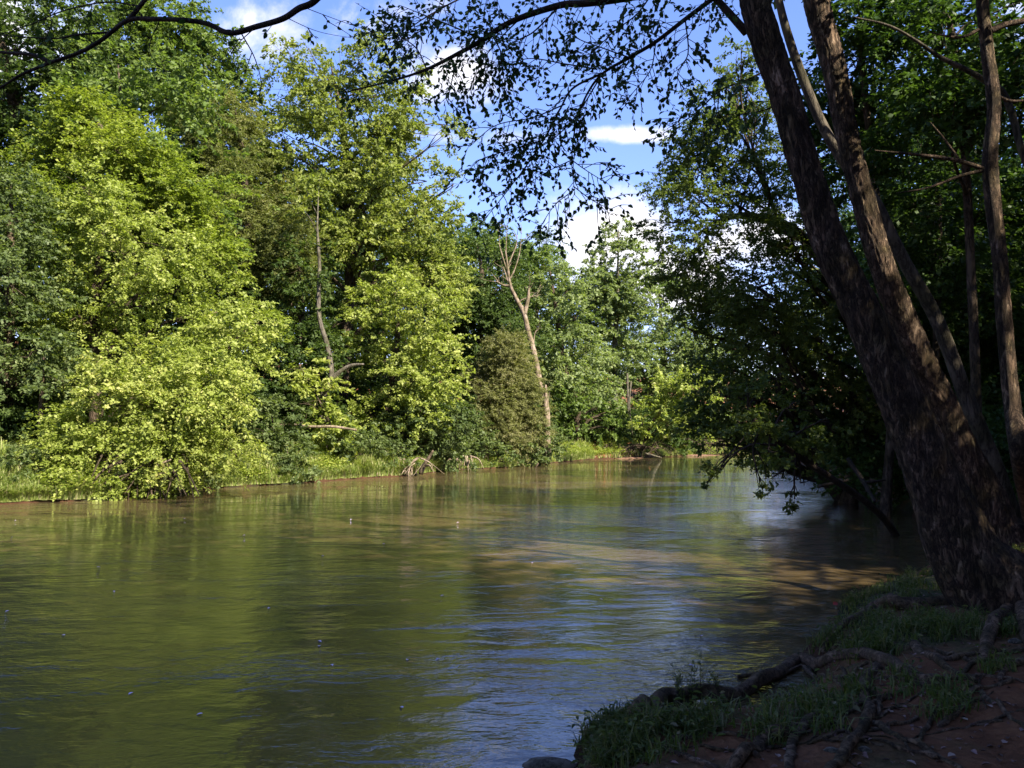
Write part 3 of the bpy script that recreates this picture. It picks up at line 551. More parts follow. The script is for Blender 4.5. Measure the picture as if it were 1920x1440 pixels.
b = generic('woodland_tree', 'mid green woodland tree on the slope behind the left bank', MG, 51, hide_at=put(*hillL[1]), group='woodland on the left slope', leaf=.21, cov=1.0, clump=.6, twigs=3)
for k, (x, y) in enumerate(hillL[2:]):
    src = a if k % 5 in (0, 2, 3) else b
    copy_tree(src, put(x, y), k * 1.7, .85 + .3 * ((k * 7) % 5) / 5)
for k, (x, y) in enumerate(hillC):
    src = b if k % 3 else a
    copy_tree(src, put(x, y), k * 2.1, .9 + .3 * ((k * 3) % 5) / 5, ('mid' if src is b else 'dark') + ' green tree in the distant wood beyond the river bend', 'distant wood beyond the bend')
c = generic('shade_tree', 'dark shaded tree in the wood on the right bank', SH, 52, hide_at=put(*hillR[0]), H=16, wide=4.6, n=13, group='wood on the right bank', leaf=.16, cov=1.1, clump=.55, flat=.3, twigs=4)
for k, (x, y) in enumerate(hillR[1:]):
    copy_tree(c, put(x, y), k * 1.3 + .4, .85 + .3 * ((k * 3) % 5) / 5)
for k, (x, y) in enumerate(shade):
    copy_tree(c, put(x, y), k * 2.2 + 1, .95 + .2 * ((k * 3) % 4) / 4, 'tall shade tree standing on the bank behind the photographer', 'trees behind the photographer')
ONES = ['first', 'second', 'third', 'fourth', 'fifth', 'sixth', 'seventh', 'eighth', 'ninth', 'tenth', 'eleventh', 'twelfth', 'thirteenth', 'fourteenth', 'fifteenth', 'sixteenth', 'seventeenth', 'eighteenth', 'nineteenth']
def ordinal(k):
    if k < 19: return ONES[k]
    t, u = divmod(k + 1, 10); return (['', '', 'twentieth', 'thirtieth', 'fortieth'][t]) if u == 0 else ['', '', 'twenty', 'thirty', 'forty'][t] + ' ' + ONES[u - 1]
def place_labels(group, what, near):
    o_ = [o for o in bpy.data.objects if o.get('group') == group]; o_.sort(key=lambda o: o.location.x / max(o.location.y, 1))
    for k, o in enumerate(o_): o['label'] = '%s %s %s, %s from left' % ('tall' if o.scale[0] > 1.0 else 'shorter', what(o), near, ordinal(k))
place_labels('woodland on the left slope', lambda o: o['label'].split(' woodland')[0] + ' tree', 'on the slope behind the left bank')
place_labels('distant wood beyond the bend', lambda o: o['label'].split(' tree')[0] + ' tree', 'in the far wood beyond the bend')
place_labels('wood on the right bank', lambda o: 'dark shaded tree', 'in the right bank wood')
# low shrubs that close the gaps under the trees
s1 = tree_at('understory_shrub', 'dark green shrub under the trees of the left bank', 'shrub', (put(-17.5, 29)), [(-17.5 + dx, 29 + dy, gz(-17.5, 29) + dz, 1.1, 1.1, .8) for dx, dy, dz in [(0, 0, 1.2), (.9, .3, .9), (-.9, -.2, 1.0), (.2, -.8, .8), (-.2, .6, 1.8)]], DG, BK, tr=.05, group='shrubs under the left trees', seed=60, leaf=.15, cov=1.3, clump=.4)
for k, (x, y) in enumerate([(-20, 27), (-15, 33), (-13, 37), (-10.5, 40), (-11, 44), (-7, 46), (-4, 50), (-5, 55), (-1, 58), (2, 66), (7, 74), (12, 77), (17, 79), (22, 88), (-22, 31), (-18, 34), (28, 93), (-24, 24), (-19, 36), (-16, 40), (-22, 40), (-25, 34), (-12, 49), (-14, 52), (-9, 57), (-18, 46), (-27, 40), (-5, 64), (-1, 70), (4, 80), (-20, 50), (-29, 34), (10, 74), (13, 75), (15, 84), (8, 71), (11, 80), (18, 82), (6, 70)]):
    copy_tree(s1, put(x, y), k * 1.9, 1 + .5 * ((k * 3) % 4) / 4)
s3 = tree_at('bank_shrub', 'leafy shrub hanging over the left waterline', 'shrub', (put(-9.2, 33.6)), [(-9.2 + dx, 33.6 + dy, gz(-9.2, 33.6) + dz, .7, .7, .5) for dx, dy, dz in [(0, 0, .5), (.7, -.2, .35), (-.7, -.1, .4), (.1, -.7, .15), (-.1, .5, .8)]], BL, BK, tr=.03, group='low shrubs on the left waterline', seed=62, leaf=.12, cov=1.2, clump=.25)
for k, (px, dy) in enumerate([(368, .9), (668, 1.2), (745, .7), (830, .6), (893, 1.0), (30, 1.2), (925, .6), (710, 1.8), (985, .7), (1050, 1.6)]):
    i_ = np.argmin(np.abs(LEFT[4:19, 0] / LEFT[4:19, 1] * F + 960 - px)) + 4; p_ = LEFT[i_]; px_ = p_[0] / p_[1] * F + 960; j_ = min(max(i_ + (1 if px > px_ else -1), 4), 19); q_ = LEFT[j_]; pq = q_[0] / q_[1] * F + 960; u_ = (px - px_) / (pq - px_ + 1e-6)
    c_ = p_ * (1 - u_) + q_ * u_; copy_tree(s3, put(c_[0] - .5 * dy, c_[1] + dy), k * 2.3, (.6 + .5 * ((k * 3) % 5) / 5) * (1 + c_[1] / 120))
place_labels('low shrubs on the left waterline', lambda o: 'low leafy shrub', 'at the left waterline')
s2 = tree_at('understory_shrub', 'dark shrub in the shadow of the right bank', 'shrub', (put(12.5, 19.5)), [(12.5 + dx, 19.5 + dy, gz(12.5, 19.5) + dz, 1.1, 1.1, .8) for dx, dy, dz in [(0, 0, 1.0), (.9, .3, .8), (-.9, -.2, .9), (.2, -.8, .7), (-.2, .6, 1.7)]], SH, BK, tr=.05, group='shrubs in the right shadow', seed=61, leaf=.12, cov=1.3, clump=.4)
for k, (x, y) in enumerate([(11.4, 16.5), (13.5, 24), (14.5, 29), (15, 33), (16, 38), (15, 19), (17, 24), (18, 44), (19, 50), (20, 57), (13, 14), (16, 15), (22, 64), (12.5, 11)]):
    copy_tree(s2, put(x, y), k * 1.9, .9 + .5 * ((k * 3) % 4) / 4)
place_labels('shrubs under the left trees', lambda o: 'dark green shrub', 'under the left bank trees')
place_labels('shrubs in the right shadow', lambda o: 'dark shrub', 'in the right bank shadow')
print('woods done', len(bpy.data.objects))

# ================================================================== DEAD SNAG AND LOGS ON THE LEFT BANK
def wood(name, label, cat, paths, mat, group=None, child=None, tw=0):
    """paths: list of (points, radii); first path is the stem"""
    p0 = np.asarray(paths[0][0], float); root = empty(name, p0[0], label, cat, group)
    for k, (pts, rad) in enumerate(paths):
        g = Geo(); sp = smooth_path(pts, max(6, 4 * len(pts))); g.add(tube(sp, rad, 10 if k == 0 else 6, .15, k)); r_ = np.random.default_rng(k)
        for _ in range(tw):
            a_ = sp[r_.integers(len(sp) // 2, len(sp))]; g.add(tube(limb(a_, a_ + r_.normal(size=3) * (.5, .5, .3) + (0, 0, .5), .1, 6, r_), [.022, .006], 4))
        g.obj('trunk' if k == 0 else (child or 'branch'), mat, root)
    return root
D = 52.3
wood('dead_snag', 'tall bare dead tree with a forked top above the olive bush', 'tree',
     [([at(1026, 850, D), at(1024, 780, D), at(1015, 735, D), at(1003, 670, D), at(990, 620, D), at(983, 590, D), at(968, 560, D), at(957, 535, D), at(952, 500, D), at(948, 470, D)], [.25, .21, .18, .15, .10, .04]),
      ([at(983, 590, D), at(990, 562, D), at(992, 537, D)], [.15, .12, .06]), ([at(984, 580, D), at(975, 565, D), at(995, 557, D), at(1014, 552, D)], [.05, .04, .02]),
      ([at(957, 535, D), at(945, 535, D), at(930, 527, D)], [.09, .07, .03]), ([at(952, 500, D), at(960, 480, D), at(968, 460, D), at(970, 440, D)], [.06, .04, .02]),
      ([at(950, 505, D), at(942, 480, D), at(936, 455, D), at(938, 425, D)], [.05, .04, .01]), ([at(955, 525, D), at(965, 505, D), at(975, 470, D), at(978, 430, D)], [.06, .04, .01]),
      ([at(948, 480, D), at(950, 440, D), at(951, 410, D)], [.04, .02, .01]), ([at(960, 545, D), at(950, 520, D), at(944, 500, D)], [.07, .05, .02]),
      ([at(1000, 650, D), at(1003, 625, D), at(1012, 612, D)], [.05, .03, .01])], BKD, tw=4)
wood('broken_stub', 'short splintered dead trunk just right of the dead snag', 'tree stump', [([at(1025, 862, D - 1.2), at(1026, 800, D - 1.2), at(1024, 760, D - 1.2), at(1023, 722, D - 1.2)], [.22, .2, .2, .06]), ([at(1025, 760, D - 1.2), at(1031, 735, D - 1.2)], [.06, .01])], BKD)
wood('fallen_log', 'pale dead log lying level among shrubs above the grassy bank', 'log', [([at(520, 798, 36.5), at(550, 796, 36.3), at(580, 800, 36), at(625, 800, 36), at(668, 806, 36)], [.03, .055, .06, .06, .045]), ([at(560, 797, 36.2), at(572, 786, 36), at(575, 775, 35.8)], [.025, .018, .008])], BKD)
wood('leaning_limb', 'bare limb bending out of the fork beside the sycamore', 'limb', [([at(622, 712, 39), at(640, 695, 38.9), at(660, 685, 38.8), at(682, 683, 38.7)], [.16, .10, .08, .04])], BKG)
wood('fallen_log', 'dark rotting trunk slanting down the bank left of the olive bush', 'log', [([at(712, 852, 40), at(740, 868, 39.5), at(765, 880, 39)], [.34, .3, .22])], BK)
wood('leaning_stick', 'thin dark stick leaning out of the exposed roots', 'stick', [([at(788, 888, 38.8), at(800, 865, 39), at(812, 845, 39.2)], [.12, .09, .05])], BK)
# root masses at the waterline
def root_mass(label, px, py, d, w_, h_, nn, mat, seed, name='exposed_roots'):
    r_ = np.random.default_rng(seed); g = Geo(); c = at(px, py, d); c[2] = max(c[2], .02)
    for k in range(nn):
        a = np.array([r_.uniform(-w_, w_) * .5, r_.uniform(-.4, .5), r_.uniform(.3, 1) * h_]) + c
        e = np.array([a[0] + r_.normal() * w_ * .35, a[1] - r_.uniform(.1, .7), r_.uniform(-.1, .25) * h_]); 
        g.add(tube(limb(a, e, .12, 6, r_), [r_.uniform(.02, .07), .012], 6, .1, k))
    return tag(g.obj(name, mat, origin=c), label, 'roots')
root_mass('tangle of brown roots and driftwood under the low lime green tree', 275, 905, 25.6, 2.6, .9, 46, BK, 1)
root_mass('reddish roots hanging from the bank under the leaning stick', 775, 885, 39, 1.6, .7, 26, BKD, 2)
root_mass('sunlit red brown root plate at the water below the olive bush', 945, 868, 52, 1.1, 1.0, 30, BKD, 3)
root_mass('pale tangle of roots right of the leaning stick', 862, 878, 44, 1.3, .7, 18, BKD, 4)
root_mass('dark driftwood heap around the foot of the yellow green willow', 1190, 850, 67, 4.5, .9, 40, BK, 5)
root_mass('brown root bank at the far right end of the sandy shore', 1310, 848, 76, 6, 1.4, 46, BK, 6)
for k, (pts, lb) in enumerate([([(95, 938), (135, 925), (180, 903)], 'long pale stick propped in the bank at the far left water edge'), ([(160, 938), (178, 928), (186, 922)], 'split pale board of driftwood left of the root tangle'),
                               ([(288, 880), (300, 870), (320, 862)], 'pale broken limb above the root tangle'), ([(290, 890), (322, 886)], 'short straight stick lying under the pale broken limb'),
                               ([(200, 938), (208, 915)], 'upright pale stick standing in the shallows')]):
    D2 = 25.2; q = [at(x, y, D2) for x, y in pts]; wood('driftwood_stick', lb, 'stick', [(q, [.05, .04, .02])], BKD)
wood('floating_snag', 'curved dark stick poking out of the river off the root plate', 'stick', [([at(992, 882, 48), at(1002, 882, 48), at(1006, 874, 48), at(1009, 869, 48)], [.05, .06, .05, .05])], BK)
wood('sunken_log', 'short upright stump end at the water right of the grassy bank', 'log', [([at(703, 896, 37.6), at(707, 888, 37.6), at(712, 884, 37.8)], [.12, .12, .08])], BKD)
for k, (pts, lb) in enumerate([([(1130, 838), (1152, 852)], 'thin pale pole leaning on the sandy bank'), ([(1210, 850), (1240, 858)], 'pale pole lying in the water by the willow'), ([(1183, 715), (1180, 760), (1186, 815)], 'white slim dead stem left of the leaning willow'), ([(1176, 700), (1178, 780)], 'second white slim stem beside the dead one')]):
    q = [at(x, y, 66.5) for x, y in pts]; wood('pale_pole', lb, 'stick', [(q, [.09, .07, .04])], BKG)
wood('sunken_branch', 'dark fallen branch angling into the shaded water on the right', 'branch', [([at(1530, 880, 18.5), at(1570, 905, 18), at(1600, 925, 17.5)], [.06, .06, .04]), ([at(1535, 912, 18), at(1590, 900, 18)], [.04, .03])], BKT)
wood('sunken_branch', 'dark forked branch low over the water right of the fallen one', 'branch', [([at(1590, 860, 18.5), at(1620, 905, 18), at(1640, 940, 17)], [.05, .05, .03]), ([at(1620, 905, 18), at(1660, 900, 18)], [.04, .02])], BKT)

# ================================================================== THE LEANING TREES ON THE NEAR BANK
def trunk_obj(path, rad, mat, root, name='trunk', sides=72, n=260, rough=.11, fine=.034, seed=0):
    V, Q = tube(smooth_path(path, n), rad, sides, rough, seed, fine=fine)
    return mesh_obj(name, V, Q, mat, root, smooth=True)
TB = ground_pt(1880, 1125); TD = TB[1]
T1 = empty('leaning_tree', TB, 'largest leaning trunk with plated bark and bare roots on the near bank', 'tree')
def T1at(px, py, dd=0): return at(px, py, TD + dd)
t1p = [T1at(1935, 1175, .1), T1at(1872, 1110), T1at(1810, 1040), T1at(1762, 930), T1at(1714, 810), T1at(1662, 690), T1at(1608, 570), T1at(1552, 450), T1at(1510, 320), T1at(1472, 180), T1at(1425, 40), T1at(1385, -120, .1), T1at(1330, -330, .2), T1at(1280, -560, .3), T1at(1260, -800, .4)]
kx = TD / F
trunk_obj(t1p, [115 * kx, 88 * kx, 64 * kx, 50 * kx, 43 * kx, 38 * kx, 35 * kx, 31 * kx, 29 * kx, 29 * kx, 29 * kx, 26 * kx, 22 * kx, 14 * kx, 6 * kx], BKN, T1, seed=3)
TB2 = ground_pt(1888, 1018); TD2 = TB2[1]; k2 = TD2 / F
T2 = empty('leaning_tree', TB2, 'second leaning trunk catching orange sunlight, just behind the largest one', 'tree')
t2p = [at(1888, 1030, TD2), at(1862, 985, TD2), at(1844, 925, TD2), at(1808, 850, TD2), at(1770, 765, TD2), at(1728, 680, TD2 - .1), at(1690, 590, TD2 - .2), at(1648, 480, TD2 - .3), at(1618, 370, TD2 - .3), at(1590, 260, TD2 - .3), at(1564, 130, TD2 - .3), at(1530, 0, TD2 - .3), at(1510, -160, TD2 - .3), at(1490, -360, TD2), at(1480, -560, TD2)]
trunk_obj(t2p, [60 * k2, 44 * k2, 34 * k2, 29 * k2, 27 * k2, 26 * k2, 25 * k2, 22 * k2, 21 * k2, 21 * k2, 22 * k2, 23 * k2, 22 * k2, 15 * k2, 6 * k2], BKN, T2, seed=11)
def crown_part(root, lobes, lm, **kw):
    geo, tint, C = crown_geo(lobes, **kw); mesh_obj('crown', geo[0], geo[1], lm, root, tint=tint)
p = T1at(1290, -500); q = at(1490, -420, TD2)
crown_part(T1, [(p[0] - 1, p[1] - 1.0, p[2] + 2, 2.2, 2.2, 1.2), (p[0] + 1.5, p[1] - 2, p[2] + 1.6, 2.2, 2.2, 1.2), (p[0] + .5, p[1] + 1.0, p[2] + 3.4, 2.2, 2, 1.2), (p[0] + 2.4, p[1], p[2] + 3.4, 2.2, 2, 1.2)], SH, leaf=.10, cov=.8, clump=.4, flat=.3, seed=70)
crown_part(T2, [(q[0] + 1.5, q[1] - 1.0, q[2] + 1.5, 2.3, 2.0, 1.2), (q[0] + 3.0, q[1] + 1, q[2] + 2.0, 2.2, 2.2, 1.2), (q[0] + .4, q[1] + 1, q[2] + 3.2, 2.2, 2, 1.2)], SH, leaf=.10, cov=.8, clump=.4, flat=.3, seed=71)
def simple_trunk(name, label, pts, d, rpx, mat, brs=(), crown=None, seed=0):
    base = ground_pt(*pts[0]) if pts[0][1] > 860 and pts[0][0] <= 1990 else at(*pts[0], d); base[2] = gz(base[0], base[1])
    root = empty(name, base, label, 'tree'); path = [base - (0, 0, .2)] + [at(x, y, d) for x, y in pts[1:]]
    trunk_obj(path, [r * d / F for r in rpx], mat, root, sides=20, n=90, rough=.12, fine=.006, seed=seed)
    for b in brs:
        g = Geo(); g.add(tube(smooth_path([at(x, y, d) for x, y in b[0]], 4 * len(b[0])), [r * d / F for r in b[1]], 6, .1, seed)); g.obj('branch', mat, root)
    if crown: crown_part(root, px_lobes(crown, d), SH, leaf=.11, cov=1.0, clump=.4, flat=.3, seed=seed + 80)
    return root
simple_trunk('leaning_tree', 'faint grey leaning trunk behind the second one, farthest of the three', [(1905, 985), (1867, 883), (1807, 733), (1757, 600), (1690, 480), (1640, 380), (1600, 330), (1550, 250), (1510, 160), (1470, 40), (1440, -100)], 13.5, [22, 17, 14, 13, 12, 12, 11, 10, 9, 8, 5], BKM, seed=21,
             crown=[(1440, -180, 120, 60), (1560, -160, 120, 60), (1520, -260, 120, 60)])
simple_trunk('upright_tree', 'thin wavy upright trunk near the right edge', [(1945, 1000), (1918, 880), (1898, 760), (1884, 620), (1876, 500), (1862, 380), (1856, 300), (1864, 200), (1852, 100), (1842, 0), (1838, -140)], 9.3, [20, 17, 15, 14, 13, 14, 14, 13, 12, 11, 8], BKN, seed=22,
             brs=[([(1850, 318), (1790, 300), (1720, 290), (1640, 282)], [5, 4, 3, 1]), ([(1850, 318), (1800, 330), (1740, 352), (1680, 362)], [4, 3, 2, 1]), ([(1800, 302), (1770, 260), (1745, 230)], [3, 2, 1]), ([(1853, 60), (1890, 45), (1960, 34)], [7, 6, 5]), ([(1858, 175), (1900, 190), (1960, 180)], [4, 3, 2]), ([(1845, 50), (1800, 70), (1740, 60)], [4, 3, 1])],
             crown=[(1900, -200, 160, 70), (1760, -220, 140, 60)])
simple_trunk('arching_tree', 'slim pale trunk arching up to the left across the top right corner', [(1990, 900), (1985, 600), (1960, 420), (1935, 330), (1915, 280), (1898, 215), (1878, 170), (1845, 150), (1810, 130), (1763, 107), (1713, 73), (1663, 47), (1600, 32)], 12.5, [9, 9, 8, 8, 7, 7, 6, 6, 5, 4, 3, 2.5, 1.5], BKM, seed=23)

# overhanging branches of the largest tree, in front of the sky
def grow(paths, depth, seed, mat, root, leaf=.068, tw=(.35, .95), step=.13, start=.15, leafstep=.055, down=.25, dens=1.0, leafmat=None, name='branch', spread=.9):
    r_ = np.random.default_rng(seed); LP = []; LA = []
    for (pts, r0, r1) in paths:
        P = smooth_path(pts, 10 * len(pts)); twg = Geo(); twg.add(tube(P, [r0, r1], 10, .15, seed))
        seg = np.linalg.norm(np.diff(P, axis=0), axis=1); cum = np.concatenate([[0], np.cumsum(seg)]); tot = cum[-1]
        s = tot * start; k = 0
        while s < tot:
            i_ = min(int(np.searchsorted(cum, s)), len(P) - 2); T = nrm(P[i_ + 1] - P[i_])
            lat = r_.normal(size=3); lat = nrm(lat - T * (lat @ T)); ln = r_.uniform(*tw) * (1 - .45 * s / tot)
            d = nrm(T * .6 + lat * spread + np.array([0, 0, -down])); e = P[i_] + d * ln + (0, 0, -.12 * ln)
            tp = limb(P[i_], e, .06, 8, r_); twg.add(tube(tp, [.0045, .0018], 4))
            def leaves_on(path, n_):
                for q in range(n_):
                    u = (q + .5 + r_.uniform(-.3, .3)) / n_ * (len(path) - 1.01); j = int(u); pt = path[j] + (path[j + 1] - path[j]) * (u - j); tt = nrm(path[j + 1] - path[j])
                    sd = np.cross(tt, (0, 0, 1)) * (1 if q % 2 else -1) + r_.normal(size=3) * .35
                    LP.append(pt); LA.append(nrm(tt * .55 + sd * .8 + np.array([0, 0, -.35])))
            leaves_on(tp[3:], max(2, int(dens * ln / leafstep * .6)))
            for q in range(max(1, int(ln / .13))):
                j = r_.integers(2, 7); tt = nrm(tp[j] - tp[j - 1]); la = r_.normal(size=3); la = nrm(la - tt * (la @ tt)); l2 = r_.uniform(.14, .34)
                e2 = tp[j] + nrm(tt * .7 + la * .8 + np.array([0, 0, -.2])) * l2; t2 = limb(tp[j], e2, .03, 5, r_); twg.add(tube(t2, [.003, .0015], 4)); leaves_on(t2[1:], max(2, int(dens * l2 / leafstep)))
            s += step * r_.uniform(.6, 1.4); k += 1
        twg.obj(name, mat, root)
    LP = np.array(LP); LA = np.array(LA); n_ = len(LP); nr = nrm(r_.normal(size=(n_, 3)) * .9 + np.array([0, -.45, .55])); nr = nrm(nr - LA * (nr * LA).sum(1, keepdims=True))
    ll = leaf * r_.uniform(.7, 1.25, n_)
    geo = leaf_geo(LP, LA, nr, ll, ll * .7, True, .1); mesh_obj('foliage', geo[0], geo[1], leafmat or RG, root, tint=np.repeat(r_.random(n_), 2)); print(name, 'leaves', n_)
NL = leaf_mat('leaf_overhead', [(.02, .05, .012), (.035, .08, .016), (.05, .11, .02)], trans=.3)
D1 = TD
def A1(*pp, d=None): return [at(x, y, (d or D1 + .6)) for x, y in pp]
grow([(A1((1392, -70), (1290, -30), (1180, -6), (1100, 6), (1050, 10), (960, 40), (905, 75), (860, 100), (800, 130), (740, 150), (640, 175)), .055, .006),
      (A1((1400, 62), (1370, 28), (1340, -5), (1290, -60)), .045, .03),
      (A1((1340, -5), (1285, 36), (1230, 78), (1180, 108), (1130, 138), (1100, 178), (1080, 232), (1072, 300), (1078, 365)), .026, .003),
      (A1((1135, 135), (1075, 165), (1050, 205), (1020, 262), (980, 320), (930, 385), (900, 420)), .013, .003),
      (A1((1120, 130), (1060, 120), (990, 110), (930, 130)), .009, .003),
      (A1((1060, 195), (1000, 220), (930, 235), (880, 275)), .008, .003),
      (A1((1020, 262), (960, 280), (900, 300), (870, 330)), .007, .003),
      (A1((1072, 300), (1100, 320), (1140, 345)), .006, .003),
      (A1((1078, 355), (1040, 385), (1010, 430)), .006, .003), (A1((1076, 350), (1110, 375), (1150, 395)), .006, .003),
      (A1((860, 100), (850, 140), (840, 190), (850, 200)), .008, .003), (A1((920, 60), (940, 110), (900, 160)), .008, .003),
      (A1((1050, 10), (1000, 60), (950, 90), (930, 160)), .010, .003), (A1((800, 130), (780, 90), (740, 60), (715, 30)), .008, .003), (A1((905, 75), (850, 50), (800, 30), (750, 10)), .010, .003),
      (A1((1250, -60), (1200, 20), (1150, 60), (1100, 110)), .010, .003), (A1((980, 30), (940, 70), (900, 120), (880, 170)), .008, .003), (A1((1130, 138), (1070, 230), (1000, 280), (960, 250)), .008, .003),
      (A1((1000, -60), (900, -20), (820, 20), (760, 60), (720, 110)), .012, .003), (A1((820, 20), (770, 70), (700, 70)), .006, .003), (A1((1340, -40), (1310, 30), (1290, 70)), .008, .003), (A1((1072, 300), (1030, 320), (980, 350)), .006, .003),
      (A1((1230, 78), (1220, 130), (1190, 170), (1170, 190)), .007, .003), (A1((1285, 36), (1290, 100), (1270, 140), (1290, 180)), .008, .003), (A1((1180, 108), (1130, 90), (1080, 70), (1060, 40)), .008, .003)],
     D1, 101, BKT, T1, leafmat=NL, dens=1.1, step=.056, tw=(.2, .5), leaf=.06, down=.1)
T9b = at(1335, 250, 8.5)
grow([(A1((1460, 120), (1400, 150), (1350, 170), (1300, 215), (1225, 262), d=8.6), .014, .003), (A1((1350, 170), (1340, 220), (1310, 250), d=8.6), .007, .003), (A1((1475, 190), (1420, 210), (1360, 215), d=8.6), .010, .003)], 8.6, 103, BKT, T1, leafmat=NL, dens=1.1, step=.06, tw=(.2, .5), leaf=.07)

# the tree behind the photographer whose boughs cross the top left corner
OB = np.array([3.4, -2.0, 0]); OB[2] = gz(OB[0], OB[1])
OT = empty('overhead_tree', OB, 'dark crooked boughs reaching across the top left corner of the photo', 'tree')
trunk_obj([OB - (0, 0, .2), OB + (-.1, .1, 3), OB + (-.4, .3, 6), OB + (-.5, .6, 10), OB + (-.3, .6, 15)], [.3, .25, .22, .16, .04], BKN, OT, sides=20, n=50, rough=.1, fine=.008, seed=40)
d5 = 5.6
def A5(*pp, d=d5): return [at(x, y, d) for x, y in pp]
grow([([OB + (-.4, .3, 6.2), OB + (-2.2, 3.2, 6.6)] + A5((800, -420), (690, -170), (640, -60), (592, 0), (560, 16), (530, 35), (480, 50), (432, 62), (390, 45), (350, 38), (290, 36), (240, 38), (190, 75), (150, 98), (95, 117)), .026, .012),
      (A5((240, 38), (262, 12), (300, -40)), .018, .014), (A5((95, 117), (60, 103), (0, 98), (-80, 90)), .014, .008), (A5((95, 117), (40, 140), (0, 165), (-60, 200)), .012, .006),
      (A5((210, 60), (140, 66), (100, 72), (0, 66)), .008, .004)], d5, 111, BKT, OT, leafmat=NL, dens=.35, step=.40, start=.55, tw=(.15, .4), leaf=.05)
grow([(A5((262, 12), (200, 4), (120, 20), (60, 45), (20, 60), (0, 90)), .006, .002), (A5((450, 58), (478, 110), (490, 160), (480, 190)), .005, .001), (A5((300, 36), (280, 90), (300, 130)), .004, .001),
      (A5((560, 10), (640, 40), (700, 60)), .003, .001), (A5((530, 30), (600, 60), (690, 75)), .003, .001), (A5((480, 50), (440, 90), (420, 140)), .004, .001)], d5, 112, BKT, OT, leafmat=NL, dens=.35, step=.3, start=.3, tw=(.1, .25), leaf=.045, name='twig')
crown_part(OT, [(OB[0] - .5, OB[1] + .6, OB[2] + 10, 2.5, 2.2, 1.4), (OB[0] + 1.2, OB[1], OB[2] + 12, 2.5, 2.2, 1.5), (OB[0] - 1.5, OB[1] - 1, OB[2] + 12.5, 2.5, 2.2, 1.5)], SH, leaf=.12, cov=.9, clump=.45, flat=.3, seed=72)

# exposed roots of the largest tree
ROOTS = [([(1880, 1120), (1780, 1130), (1690, 1142), (1640, 1140), (1600, 1170), (1560, 1195), (1545, 1228)], 15, 5),
         ([(1608, 1196), (1575, 1208), (1548, 1232)], 5, 3),
         ([(1760, 1290), (1700, 1262), (1625, 1236), (1560, 1238), (1500, 1248), (1455, 1272), (1410, 1300), (1360, 1314), (1290, 1316), (1240, 1322), (1195, 1345)], 9, 13),
         ([(1645, 1255), (1625, 1275), (1622, 1310), (1632, 1345), (1610, 1380), (1590, 1410), (1555, 1450)], 12, 8),
         ([(1630, 1300), (1648, 1320), (1648, 1345)], 6, 4), ([(1555, 1352), (1515, 1362), (1490, 1390), (1480, 1425), (1482, 1460)], 10, 8), ([(1475, 1385), (1430, 1395), (1390, 1425), (1350, 1460)], 13, 10),
         ([(1640, 1362), (1680, 1382), (1730, 1405), (1810, 1450)], 6, 5), ([(1715, 1216), (1745, 1232), (1775, 1256), (1830, 1282)], 9, 5), ([(1900, 1280), (1840, 1292), (1790, 1312), (1750, 1345), (1720, 1395)], 6, 4),
         ([(1842, 1300), (1880, 1332), (1925, 1372)], 5, 4), ([(1760, 1238), (1800, 1236), (1850, 1222), (1930, 1218)], 5, 5), ([(1925, 1240), (1885, 1258), (1875, 1280)], 7, 4), ([(1260, 1392), (1310, 1384), (1345, 1372), (1352, 1352)], 5, 3),
         ([(1595, 1372), (1550, 1384), (1515, 1398)], 5, 3), ([(1255, 1412), (1290, 1425), (1345, 1445)], 6, 5), ([(1900, 1130), (1860, 1180), (1850, 1215), (1845, 1235)], 16, 6), ([(1920, 1140), (1925, 1180), (1930, 1215)], 16, 8), ([(1860, 1225), (1800, 1270), (1760, 1275)], 5, 3), ([(1590, 1410), (1600, 1435), (1640, 1450)], 3, 2)]
r_ = np.random.default_rng(31)
for _ in range(26):
    x, y = r_.uniform(1380, 1900), r_.uniform(1230, 1430); a = r_.uniform(-.9, .5) + math.pi * (r_.random() < .5); q = [(x, y)]
    for _ in range(4): a += r_.normal() * .45; x += math.cos(a) * 46; y += math.sin(a) * 20; q.append((x, y))
    ROOTS.append((q, r_.uniform(2.5, 6), 1.5))
for k, (pts, ra, rb) in enumerate(ROOTS):
    P = []
    for (x, y) in pts:
        g_ = ground_pt(x, y); P.append(g_)
    P = smooth_path(P, 12 * len(P)); d = P[:, 1].mean()
    rr = np.linspace(ra, rb, len(P)) * (1.15 if k == 2 else 1.1) * d / F; P[:, 0] += .02 * fbm(np.arange(len(P)) * .35, np.zeros(len(P)) + k, 3); 
    P[:, 2] = np.maximum(height(P[:, 0], P[:, 1]), .02) + rr * ((.6 if k == 2 else .4) + .4 * np.sin(np.arange(len(P)) * .25 + k))
    V, Q = tube(P, rr, 16, .36, k + 5, fine=.007); mesh_obj('root', V, Q, RT, T1, smooth=True)

